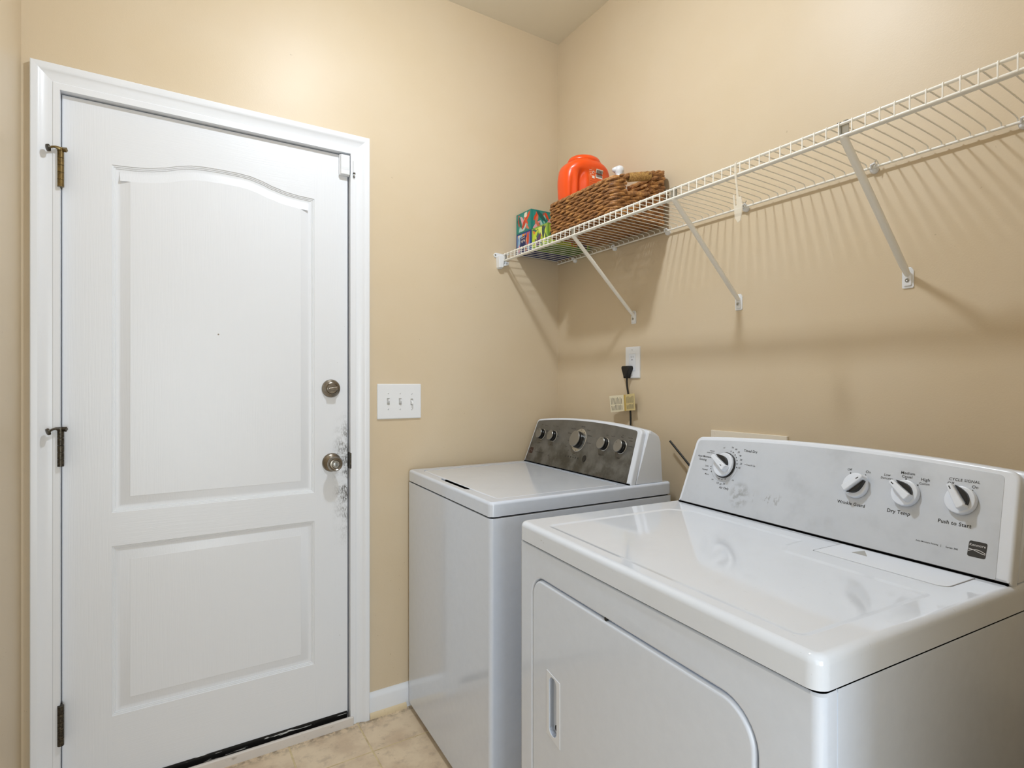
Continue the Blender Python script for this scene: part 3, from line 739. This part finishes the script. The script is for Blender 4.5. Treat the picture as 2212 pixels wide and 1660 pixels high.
# timer dial
m = MB(); m.lathe([(.0415, 0), (.0415, .0012), (.0405, .0018), (.030, .0018)], FFd, .142, 1.029, 56, cap=False); m.lathe([(.0325, .0018), (.0322, .0035), (.031, .0035)], FFd, .142, 1.029, 56, cap=False); m.build('timer_ring', mat('light grey dial ring', 'C4CAD3', rough=.4), dry, smooth=30)
def dial(x, z, r, ang, mark, wide, big=False):
    m = MB(); bh = .012 if not big else .014
    if big:
        m.lathe([(r*1.07, .0018), (r*1.07, .006), (r*1.02, .007), (r*.9, .007)], FFd, x, z, 48, cap=False); m.build('dial_black_ring', M_BLACK, dry, smooth=30); m = MB()  # black ring round the foot of the timer dial
    m.lathe([(r, .0015), (r, bh-.003), (r-.001, bh-.001), (r-.003, bh), (.0001, bh+.0005)], FFd, x, z, 48)
    d = m.build('dial', M_PLA, dry, smooth=32)
    c, s_ = math.cos(ang), math.sin(ang)
    def loc(u, v): return (x+u*c-v*s_, z+u*s_+v*c)
    # grip: a wedge standing on the dial, long axis along the pointer
    hw = wide/2; L0, L1 = -r*.80, r*1.14; gh = bh+.015
    base = rpoly([(L0, -hw*1.25), (L1, -hw*.8), (L1, hw*.8), (L0, hw*1.25)], [.004, .004, .004, .004], 5)
    loops = []
    for k, (ins, h) in enumerate(((-.001, bh-.002), (0, bh+.002), (.0006, gh-.003), (.0016, gh-.001), (.003, gh))):
        loops.append([FFd(*loc(*p), h) for p in inset(ccw(base), ins)])
    m = MB(); m.loft(loops, cap1=True); m.build('dial_grip', M_PLA, d, smooth=35)
    # black leaf inlay on the clockwise flank of the grip, lying on the dial
    leaf = [(-r*.62+1.55*r*t, -hw*1.18-math.sin(PI*t)**.8*r*.36*(1.25-t*.6)) for t in [k/12 for k in range(13)]]
    leaf = leaf+[(r*.93, -hw*1.05), (-r*.62, -hw*1.30)]
    m = MB(); m.slab([loc(*p) for p in ccw(leaf)], FFd, bh-.001, bh+.0085, .001, 2); m.build('grip_inlay', M_BLACK, d, smooth=0)
    mk = [(mark*r-.0028, -.0008), (mark*r+.0028, -.0008), (mark*r+.0028, .0008), (mark*r-.0028, .0008)]
    m = MB(); m.slab([loc(*p) for p in mk], FFd, gh-.001, gh+.0003); m.build('pointer_mark', M_BLACK, d, smooth=0)
dial(.1445, 1.0285, .0295, math.radians(150), -.35, .0145, True)
dial(.4785, 1.0300, .0240, math.radians(43), .70, .0130)
dial(.5715, 1.0305, .0235, math.radians(143), .78, .0130)
dial(.6600, 1.0335, .0235, math.radians(124), .78, .0130)
# badge
m = MB(); m.slab(rrect(.6805, .9475, .7060, .9725, .003, 4), FFd, 0, .0012, .0003, 1); bdg = m.build('badge', M_LOGO, dry, smooth=0)
m = MB(); m.text('Kenmore', FFd, .6932, .9665, .0225, .0014)
for sg in (1, -1):
    a = [(.6812+.0242*k/16, (.9558+.0036*math.sin(PI*k/16)) if sg > 0 else (.9575+.0026*math.cos(PI*k/16)-.0006)) for k in range(17)]
    m.fill(ccw([(x, z+.0005) for x, z in a]+[(x, z-.0005) for x, z in reversed(a)]), [], FFd, .0014)
m.build('badge_lettering', mat('silver badge print', 'D4D5D6', rough=.35), bdg, smooth=0, recalc=False)

# ---------------------------------------------------------------- cords, tag, board
m = MB()
plug = empty('power_cord', (XR, -.455, 1.0), 0, 'black washer power cord plugged into the outlet on the right wall', 'cord')
PO = Vector((-XR, .455, -1.0))
def C(pts): return [Vector(p)+PO for p in pts]
m = MB()
def FP(a, b, h): return Vector((XR-h, -a, b))+PO
m.slab(rpoly([(.434, 1.309), (.474, 1.309), (.476, 1.298), (.464, 1.275), (.461, 1.262), (.446, 1.262), (.443, 1.275), (.434, 1.298)], [.006, .006, .004, .004, .002, .002, .004, .004], 4), FP, .0067, .030, .005, 4)
m.build('plug', M_BLACK, plug)
def bez3(pts, n=10):
    out = []; P_ = [Vector(p) for p in pts]; P_ = [P_[0]]+P_+[P_[-1]]
    for i in range(1, len(P_)-2):
        for k in range(n):
            t = k/n; a, b, c, d = P_[i-1:i+3]
            out.append(.5*((2*b)+(c-a)*t+(2*a-5*b+4*c-d)*t*t+(3*b-a-3*c+d)*t**3))
    out.append(P_[-2]); return out
m = MB(); m.tube(C(bez3([(-.010, -.4535, 1.266), (-.011, -.455, 1.24), (-.012, -.462, 1.205), (-.012, -.470, 1.17), (-.010, -.473, 1.12), (-.010, -.473, 1.06), (-.012, -.470, .98), (-.014, -.460, .85), (-.014, -.45, .6)])), .0036, 10); m.build('cable', M_BLACK, plug)
tg = empty('warning_tag', (-.016, -.50, 1.13), 0, 'folded ivory and yellow paper warning tag taped round the washer cord', 'tag')
tp = [(-.039, -.387, 1.193), (-.022, -.448, 1.199), (-.0165, -.452, 1.1995), (-.016, -.500, 1.2045)]
tb = [(-.039, -.396, 1.130), (-.022, -.453, 1.137), (-.0165, -.457, 1.1375), (-.016, -.505, 1.1425)]
TG = Vector((.016, .50, -1.13))
for i, (nm, mt_) in enumerate((('tag_leaf', M_TAG), ('tag_spine', M_TAGY), ('tag_leaf', mat('yellowed paper', 'CDBB86', rough=.6)))):
    a, b, c, d = [Vector(p)+TG for p in (tb[i], tb[i+1], tp[i+1], tp[i])]
    nrm = (b-a).cross(d-a).normalized()
    m = MB(); m.loft([[p for p in (a, b, c, d)], [p+nrm*.0006 for p in (a, b, c, d)]], cap0=True, cap1=True); o = m.build(nm, mt_, tg, smooth=0)
    if i != 1:
        m = MB()
        for k in range(9):
            u = .10+.09*k
            for (v0, v1) in ((.10, .42), (.46, .88)):
                v1 = v1-random.random()*.1
                for du in (0,):
                    q = []
                    for uu, vv in ((u, v0), (u+.035, v0), (u+.035, v1), (u, v1)):
                        q.append((a+(b-a)*uu)*(1-vv)+(d+(c-d)*uu)*vv+nrm*.001)
                    m.add(q, [[0, 1, 2, 3]])
        m.build('fine_print', mat('faded print', '6E685A', rough=.7), o, smooth=0, recalc=False)
cd2 = empty('dryer_cord', (-.03, -.77, .96), 0, 'stiff black cord sticking out from behind the dryer at its left end', 'cord')
m = MB(); m.tube([Vector(p)-Vector((-.03, -.77, .96)) for p in ((-.020, -.676, 1.042), (-.022, -.733, .994), (-.022, -.80, .935), (-.022, -.86, .86), (-.024, -.88, .7))], .0036, 10); m.build('cable', M_BLACK, cd2)
bd = empty('cream_board', (XR, -.829, .95), 0, 'thin cream painted board fixed to the wall behind the dryer console', 'board')
m = MB(); m.slab(rrect(0, 0, .262, .1405, .001), FO, 0, .007, .0015, 2); m.build('board_face', M_BOARD, bd)

# ---------------------------------------------------------------- wire shelf
ZS = 1.790; XF = -.287; YE = -2.30; Y0 = -.006
shelf = empty('wire_shelf', (0, 0, ZS), 0, 'long white vinyl coated wire shelf along the right wall', 'shelf')
def SV(x, y, z): return Vector((x, y, z-ZS))
for nm, x, z, r in (('front_rail', XF, ZS+.0005, .0034), ('front_rail', XF-.0015, ZS-.026, .0036), ('back_rail', -.006, ZS-.010, .0032), ('middle_rail', XF+.006, ZS-.0265, .0030)):
    m = MB(); m.tube([SV(x, Y0, z), SV(x, YE, z)], r, 10); m.build(nm, M_WIRE, shelf, weighted=False)
P0 = .0264
m = MB(); pts = [(XF-.0042, ZS-.0275), (XF-.0042, ZS-.004), (XF-.003, ZS+.0032), (XF+.004, ZS+.0035), (-.21, ZS+.0040), (-.14, ZS+.0038), (-.07, ZS+.0028), (-.016, ZS+.0008), (-.0085, ZS-.0015), (-.0065, ZS-.012)]
m.tube([Vector((x, 0, z-ZS)) for x, z in pts], .00145, 6)
w0 = m.build('deck_wire', M_WIRE, shelf, weighted=False, smooth=60)
y = -.0115; k = 0
while y > YE:
    o = w0 if k == 0 else w0.copy()
    if k: COL.objects.link(o); o.parent = shelf
    o.location = (0, y, 0); y -= P0; k += 1
# bracket that holds the shelf end on the back wall
eb = MB(); FA = lambda a, b, h: Vector((a, YA-h, b-ZS))
eb.slab(rpoly([(-.334, ZS-.004), (-.324, ZS+.006), (-.288, ZS+.004), (-.268, ZS-.004), (-.266, ZS-.040), (-.274, ZS-.046), (-.281, ZS-.043), (-.283, ZS-.030), (-.290, ZS-.058), (-.316, ZS-.063), (-.318, ZS-.012), (-.326, ZS-.015)], [.005, .006, .004, .004, .005, .005, .002, .002, .005, .008, .002, .004], 4), FA, 0, .004, .001, 2)
eb.slab(rpoly([(-.316, ZS-.060), (-.293, ZS-.056), (-.291, ZS-.004), (-.317, ZS-.008)], .004, 4), FA, .003, .022, .003, 3)
eb.slab(rpoly([(-.292, ZS-.050), (-.269, ZS-.044), (-.267, ZS-.030), (-.272, ZS-.030), (-.274, ZS-.038), (-.290, ZS-.042)], .002, 4), FA, .003, .022, .001, 2)
eb.slab(rpoly([(-.293, ZS-.004), (-.268, ZS-.001), (-.268, ZS+.003), (-.293, ZS+.001)], .001, 4), FA, .003, .022, .0008, 2)
ebo = eb.build('end_bracket', M_WHITE, shelf)
m = MB(); m.lathe([(.0035, .003), (.0035, .0055), (.0001, .0062)], FA, -.3245, ZS-.004, 14); m.build('screw', M_STEEL, ebo)
# wall clips
for yc in (-.120, -.372, -.645, -.957, -1.318, -1.603, -1.95):
    m = MB(); c = SV(-.006, yc, ZS-.012)
    m.lathe([(.0095, 0), (.0098, .004), (.009, .009), (.006, .0125), (.0001, .0135)], lambda a, b, h: Vector((XR-h, -a, b)), -yc, -.0135, 20)
    m.tube([c+Vector((-.002, .002, .0)), c+Vector((-.010, -.001, .006)), c+Vector((-.009, -.008, .008)), c+Vector((0, -.009, .004))], .0028, 8)
    cl = m.build('wall_clip', M_WHITE, shelf, smooth=45)
    if yc < -.9:
        m = MB(); m.tube([c+Vector((-.012, -.006, .0)), c+Vector((-.006, -.011, .017))], .0012, 6); m.build('clip_pin', M_STEEL, cl)

# braces
def brace(yb_, label):
    b = empty('shelf_brace', (XR, yb_, 1.47), 0, label, 'bracket', 'white diagonal braces under the wire shelf')
    def V(x, y, z): return Vector((x-XR, y, z-1.47))
    # strut: flattened channel
    p0, p1 = V(XF+.004, 0, ZS-.030), V(XR-.006, 0, 1.503)
    d = (p1-p0).normalized(); sdir = Vector((0, 1, 0)); nn = d.cross(sdir)
    m = MB(); hw = .0088; th = .0052
    sec = [(hw*math.cos(t)*1.0, th*math.sin(t)) for t in [2*PI*k/16 for k in range(16)]]
    loops = [[p+sdir*a*wf+nn*c for a, c in sec] for p, wf in ((p0-d*.006, .9), (p0, 1), (p0+(p1-p0)*.5, 1), (p1-d*.03, 1), (p1-d*.004, .8), (p1+d*.004, .7))]
    m.loft(loops, cap0=True, cap1=True); m.build('strut', M_WIRE, b, smooth=50)
    m = MB(); F2 = lambda a, b_, h: Vector((-h, -a, b_))
    m.slab(rpoly([(-.0125, -.001), (.0125, -.001), (.0125, .040), (.007, .049), (-.007, .049), (-.0125, .040)], [.004, .004, .004, .004, .004, .004], 4), F2, 0, .003, .0012, 2)
    m.slab(rpoly([(-.009, .004), (.009, .004), (.009, .030), (.005, .038), (-.005, .038), (-.009, .030)], .004, 4), F2, .002, .006, .002, 3)
    m.build('foot_plate', M_WHITE, b)
    m = MB(); m.lathe([(.0045, .005), (.0045, .0075), (.003, .0088), (.0015, .0080), (.0001, .0080)], F2, 0, .018, 18); m.build('screw', M_STEEL, b)
    m = MB(); q = V(XF, 0, ZS)
    m.box(q+Vector((.001, -.011, -.024)), q+Vector((.0035, .011, .002))); m.box(q+Vector((-.003, -.011, .0035)), q+Vector((.008, -.002, .0052))); m.box(q+Vector((-.003, .004, .0035)), q+Vector((.008, .011, .0052)))
    m.build('rail_hook', M_STEEL, b, smooth=0)
brace(-.474, 'diagonal shelf brace nearest the corner, below the wicker basket')
brace(-.930, 'middle diagonal shelf brace, just right of the wicker basket')
brace(-1.391, 'rightmost diagonal shelf brace, with a clear shadow beside its foot')

# clear plastic clip hanging from the front rail
hk = empty('plastic_hanger_clip', (XF, -1.136, ZS-.03), 0, 'cloudy clear plastic clip hanging from the front rail of the shelf', 'clip')
m = MB(); FH = lambda a, b, h: Vector((-h, -a, b))
m.slab(rpoly([(-.004, .033), (.002, .033), (.003, .0), (.009, -.055), (.0165, -.055), (.0195, -.078), (.0175, -.100), (.014, -.115), (.006, -.118), (-.002, -.105), (-.008, -.045), (-.003, -.045), (.0, -.075), (.003, -.075), (.0015, -.03), (-.003, .0)], .002, 3), FH, .0058, .0082, .0006, 1)
m.tube([Vector((-.006, .001, .033)), Vector((-.001, .001, .0365)), Vector((.004, .001, .033))], .002, 6)
m.build('clip_body', M_CLEAR, hk)

# ---------------------------------------------------------------- things on the shelf
ZB = ZS+.0056
# tissue boxes
def tissue_box(loc, label, c_edge, c_bg, leaves, under, txt=None):
    b = empty('tissue_box', loc, 0, label, 'tissue box', 'boxes of tissues at the corner end of the shelf')
    LX, LY, LZ = .216, .114, .0862
    m = MB(); m.box((0, -LY, 0), (LX, 0, LZ), .0012, seg=2); bo = m.build('carton', c_edge, b)
    Fe = lambda a, b_, h: Vector((-h, -a, b_)); Ff = lambda a, b_, h: Vector((a, -LY-h, b_))
    rnd = random.Random(leaves)
    for nm, fr, W in (('end_print', Fe, LY), ('side_print', Ff, LX)):
        g = MB(); mats = [c_bg]+[mat('print '+c, c, rough=.4) for c in PALS[leaves]]
        g.fill([(.008, .006), (W-.008, .006), (W-.008, LZ-.006), (.008, LZ-.006)], [], fr, .0004, 0)
        n = 17 if nm == 'end_print' else 30; h = .0005
        for k in range(n):
            cx, cy = rnd.uniform(.02, W-.02), rnd.uniform(.016, LZ-.016); a = rnd.uniform(.6, 2.5); L = rnd.uniform(.018, .042); w_ = L*rnd.uniform(.18, .36)
            pts = []
            for i in range(13):
                t = i/6*PI/1.0*.5*2/1; t = 2*PI*i/12
                u, v = L*math.cos(t), w_*math.sin(t)*(abs(math.sin(t))**.5)
                q = (cx+u*math.cos(a)-v*math.sin(a), cy+u*math.sin(a)+v*math.cos(a))
                pts.append((min(max(q[0], .008), W-.008), min(max(q[1], .006), LZ-.006)))
            h += .00003; g.fill(ccw(pts[:-1]), [], fr, h, 1+k % len(PALS[leaves]))
        if txt and nm == 'end_print':
            mats += [mat('print 17265E', '17265E', rough=.4), M_LBLW]; a = len(mats)-2
            g.fill([(.030, .0), (.074, .0), (.078, .072), (.034, .068)], [], fr, .0014, a)
            g.text('Puffs', fr, .055, .050, .030, .0016, a+1, rot=PI+.08)
            g.text('tissues', fr, .056, .063, .028, .0016, a+1, rot=PI+.08)
        g.build(nm, mats, bo, smooth=0, recalc=False)
    m = MB(); Fb = lambda a, b_, h: Vector((a, b_, -h)); m.fill([(.006, -LY+.006), (LX-.006, -LY+.006), (LX-.006, -.006), (.006, -.006)], [], Fb, .0003)
    m.build('underside', under, bo, smooth=0, recalc=False)
    return b
PALS = {1: ['E2502A', 'E9E2D0', '8FC9BC', 'D97A5E', '26635A', 'E8A9B4', 'B6D9CF', 'C8432A'],
        2: ['E0642C', 'D9D9E6', 'F0A03C', '4A6FB4', 'E79AA8', '9FC3DC', 'D9542A', 'F3C46B'],
        3: ['5B3F66', 'C9DB3E', '2F4A45', 'DCE87A', '3E6B5A', 'B9CC35', 'D98A3A']}
BX = -.222
b_teal = mat('teal card', '1F8177', rough=.4); b_blue = mat('royal blue card', '1D3B86', rough=.4); b_lime = mat('lime card', '7FA544', rough=.4)
tissue_box((BX, YA-.008, ZB), 'blue tissue box with an upside down label, under the teal one', b_blue, mat('print 5F88B8', '6F93BE', rough=.4), 2, mat('navy card underside', '0E1A55', rough=.6), 'x')
tissue_box((BX, YA-.008-.118, ZB), 'lime green tissue box with purple leaf print, beside the basket', b_lime, mat('print B8D23A', 'BDD445', rough=.4), 3, mat('green card underside', '4F6E22', rough=.6))
tissue_box((BX, YA-.008, ZB+.0866), 'teal tissue box with orange leaf print, on top of the blue one', b_teal, mat('print 2A8C80', '2C8D82', rough=.4), 1, b_teal)

# wicker basket
BK = empty('wicker_basket', (-.135, -.47, ZB), 0, 'brown woven seagrass basket with a twine wrapped handle on the shelf', 'basket')
bx0, bx1, by0, by1 = -.262, -.012, -.655, -.288               # outer footprint
OB = Vector((.135, .47, 0))
def bpt(s, off=0., up=0.):
    """point on the basket wall: s in [0,1) round the footprint"""
    L = BL; d = (s % 1.)*L
    for (x0_, y0_, x1_, y1_, ln, kind, cx_, cy_, a0_) in BSEG:
        if d <= ln:
            if kind == 0:
                t = d/ln; x = x0_+(x1_-x0_)*t; y = y0_+(y1_-y0_)*t; nx, ny = (y1_-y0_)/ln, -(x1_-x0_)/ln
            else:
                a = a0_+d/BR; x = cx_+BR*math.cos(a); y = cy_+BR*math.sin(a); nx, ny = math.cos(a), math.sin(a)
            return Vector((x+nx*off, y+ny*off, 0)), Vector((nx, ny, 0))
        d -= ln
    return bpt(0, off)
BR = .022; BSEG = []; ix0, ix1, iy0, iy1 = bx0+.007, bx1-.007, by0+.007, by1-.007
def addl(x0_, y0_, x1_, y1_): BSEG.append((x0_, y0_, x1_, y1_, math.hypot(x1_-x0_, y1_-y0_), 0, 0, 0, 0))
def adda(cx_, cy_, a0_): BSEG.append((0, 0, 0, 0, BR*PI/2, 1, cx_, cy_, a0_))
addl(ix0+BR, iy0, ix1-BR, iy0); adda(ix1-BR, iy0+BR, -PI/2); addl(ix1, iy0+BR, ix1, iy1-BR); adda(ix1-BR, iy1-BR, 0)
addl(ix1-BR, iy1, ix0+BR, iy1); adda(ix0+BR, iy1-BR, PI/2); addl(ix0, iy1-BR, ix0, iy0+BR); adda(ix0+BR, iy0+BR, PI)
BL = sum(b[4] for b in BSEG)
def bh(x): t = (x-bx0)/(bx1-bx0); t = min(1, max(0, t)); return .120+.070*t**.9
NR = 12; pitch = 22
def in_hole(p, f):
    on_side = p.y < iy0+.004 or p.y > iy1-.004
    return on_side and -.203 < p.x < -.094 and .57 < f < .88
NS = 260
for row in range(NR):
    f = (row+.5)/NR
    for strand in range(2):
        segs = [[]]
        for i in range(NS+1):
            s = i/NS; p, nrm = bpt(s); H = bh(p.x)
            rr = .5*H/NR
            ph = 2*PI*pitch/2*s+strand*PI+row*PI*.5
            off = .0052*math.cos(ph)+.004*f; dz = rr*.42*math.sin(ph)+.0008*math.sin(s*40+row*2.1)
            q = p+nrm*off; q.z = f*H+dz+.002
            if in_hole(p, f): 
                if segs[-1]: segs.append([])
                continue
            segs[-1].append((q+OB, rr*.86))
        m = MB()
        for sg in segs:
            if len(sg) > 2: m.tube([a for a, b in sg], [b for a, b in sg], 6)
        m.build('woven_strand', M_STRAW, BK, weighted=False, smooth=60)
# rim braid
for strand in range(2):
    m = MB(); pts = []
    for i in range(NS):
        s = i/NS; p, nrm = bpt(s); H = bh(p.x); ph = 2*PI*20*s+strand*PI
        q = p+nrm*(.0045+.003*math.cos(ph)); q.z = H+.001+.0025*math.sin(ph); pts.append(q+OB)
    m.tube(pts, .0048, 7, closed=True); m.build('rim_strand', M_STRAW, BK, weighted=False, smooth=60)
# twine wrapped grips and the wrapped lower lip of the hand holes
for ys_, nm in ((iy0, 1), (iy1, -1)):
    for fz0, x0_, x1_, r_, nr_ in ((.93, -.192, -.094, .0135, 24), (.55, -.200, -.098, .0065, 26)):
        m = MB()
        for k in range(nr_):
            x = x0_+(x1_-x0_)*k/(nr_-1); z = bh(x)*fz0+.003; jit = random.uniform(-.0012, .0012)
            c = Vector((x, ys_-nm*.004, z))+OB
            ring = [c+Vector((jit*math.sin(2*PI*t/12), math.cos(2*PI*t/12)*r_*.62, math.sin(2*PI*t/12)*r_)) for t in range(12)]
            m.tube(ring, .0027, 5, closed=True)
        if r_ > .01: m.tube([Vector((x0_, ys_-nm*.004, bh(x0_)*fz0+.003))+OB, Vector((x1_, ys_-nm*.004, bh(x1_)*fz0+.003))+OB], .0075, 8)
        o = m.build('grip_wrap' if r_ > .01 else 'hole_binding', M_TWINE if r_ > .01 else M_STRAW, BK, weighted=False, smooth=60)
        if r_ > .01: o['label'] = 'golden twine wrapping on the handle'
# base
m = MB(); n = 30
for k in range(n):
    y_ = by0+.012+(by1-by0-.024)*k/(n-1)
    pts = [Vector((bx0+.008+(bx1-bx0-.016)*i/30, y_, .0052+.0012*math.sin(i*1.05+k*PI)))+OB for i in range(31)]
    m.tube(pts, .0046, 6)
for k in range(9):
    x_ = bx0+.02+(bx1-bx0-.04)*k/8
    m.tube([Vector((x_, by0+.01, .011))+OB, Vector((x_, by1-.01, .011))+OB], .004, 6)
m.build('base', M_STRAW, BK, weighted=False, smooth=60)

# orange detergent tub standing in the basket
TX, TY, TZ = -.136, -.352, ZB+.017
tub = empty('detergent_tub', (TX, TY, TZ), 0, 'bright orange plastic detergent tub standing in the wicker basket', 'tub')
tprof = [(.080, .0), (.092, .006), (.100, .03), (.106, .09), (.110, .14), (.1115, .18), (.1110, .200), (.1085, .218), (.103, .236), (.093, .252), (.080, .264), (.067, .272), (.064, .276)]
def interp(z):
    for (a, za), (b, zb) in zip(tprof, tprof[1:]):
        if z <= zb: t = max(0, (z-za)/(zb-za)); return a+(b-a)*t
    return tprof[-1][0]
def tubpt(t, z, push=0.):
    a = interp(z); b = a*.56 if z < .220 else a*(.56+.30*(z-.220)/.06)
    c, s = math.cos(t), math.sin(t); e = 2/2.7
    x = a*math.copysign(abs(c)**e, c); y = b*math.copysign(abs(s)**e, s)
    if y < 0 and push == 0:                                   # hand grip hollow on the front
        g = math.exp(-((x+.055)/.014)**2)*(1/(1+math.exp((z-.215)/.008)))
        g += .45*math.exp(-((x+.088)/.008)**2)*(1/(1+math.exp((z-.200)/.010)))
        y += .022*g
    return Vector((x, y-push if y < 0 else y, z))
m = MB(); zs = [0]
z = 0
while z < .276: z += .006; zs.append(min(z, .276))
loops = [[tubpt(2*PI*k/120, z) for k in range(120)] for z in zs]
m.loft(loops, cap0=True, cap1=True); m.build('tub_body', M_ORANGE, tub, smooth=60, weighted=False)
m = MB(); m.lathe([(.062, .269), (.066, .271), (.068, .276), (.067, .281), (.062, .289), (.052, .295), (.030, .2985), (.0001, .299)], lambda a, b, h: Vector((a, b*.84, h)), 0, 0, 56); m.build('lid', M_ORANGE, tub)
def surf(x, z, off):
    # y of the front at x
    a = interp(z); b = a*.56 if z < .220 else a*(.56+.30*(z-.220)/.06); e = 2.7
    y = -b*max(0., 1-abs(x/a)**e)**(1/e); return Vector((x, y-off, z))
def patch(m, pts, off, mi=0):
    o = ccw(pts); m.fill(o, [], lambda a, b, h: surf(a, b, h), off, mi)
lb = MB()
NX = 14
def grid(x0_, x1_, z0_, z1_, off, mi, cut=None):
    nx = max(1, int((x1_-x0_)/.008)); nz = max(1, int((z1_-z0_)/.012))
    for i in range(nx):
        for j in range(nz):
            xa_, xb_ = x0_+(x1_-x0_)*i/nx, x0_+(x1_-x0_)*(i+1)/nx; za_, zb_ = z0_+(z1_-z0_)*j/nz, z0_+(z1_-z0_)*(j+1)/nz
            lb.add([surf(xa_, za_, off), surf(xb_, za_, off), surf(xb_, zb_, off), surf(xa_, zb_, off)], [[0, 1, 2, 3]], mi)
grid(-.030, .083, .10, .226, .0008, 0); grid(-.020, .072, .226, .240, .0008, 0)
grid(.004, .038, .204, .237, .0016, 1)
for k in range(13):
    x_ = .0065+k*.00235; wd = .0008+.0009*((k*7) % 3)/2; grid(x_, x_+wd, .209, .234, .0022, 2)
for k in range(9):
    grid(-.024, .070-.01*((k*5) % 3), .190-k*.008, .1925-k*.008, .0016, 3)
grid(-.014, -.002, .200, .210, .0016, 1); 
for k in range(4): grid(-.028+.002*k, -.016, .228-k*.006, .2295-k*.006, .0016, 1)
m2 = [surf(-.008+.0055*math.cos(2*PI*k/16), .222+.0055*math.sin(2*PI*k/16), .0017) for k in range(16)]; lb.add(m2, [list(range(16))], 1)
m2 = [surf(-.008+.003*math.cos(2*PI*k/16), .222+.003*math.sin(2*PI*k/16), .0020) for k in range(16)]; lb.add(m2, [list(range(16))], 0)
o = lb.build('label', [mat('deep orange label', 'EC6224', rough=.35), M_LBLW, M_PRINT, M_ORANGE2], tub, smooth=0, recalc=False)
o['label'] = 'back label with a bar code and fine print'

# white bottle whose rounded dispenser head shows above the basket rim
bt = empty('white_bottle', (-.085, -.492, ZB+.017), 0, 'white bottle in the basket showing only its rounded spout', 'bottle')
m = MB(); m.lathe([(.030, 0), (.034, .005), (.034, .12), (.028, .15), (.014, .172), (.013, .18)], fr_top, 0, 0, 28); m.build('bottle_body', M_WHITE, bt)
m = MB(); m.lathe([(.015, .172), (.016, .178), (.017, .188), (.0125, .195), (.0135, .203), (.0165, .209), (.0180, .216), (.0165, .224), (.0120, .230), (.006, .2325), (.0001, .233)], fr_top, 0, 0, 28)
m.tube([Vector((0, .004, .217)), Vector((-.014, .008, .2185)), Vector((-.021, .012, .2175)), Vector((-.0235, .013, .217))], [.0135, .0105, .007, .002], 18)
m.build('spout', M_WHITE, bt, smooth=60, weighted=False)
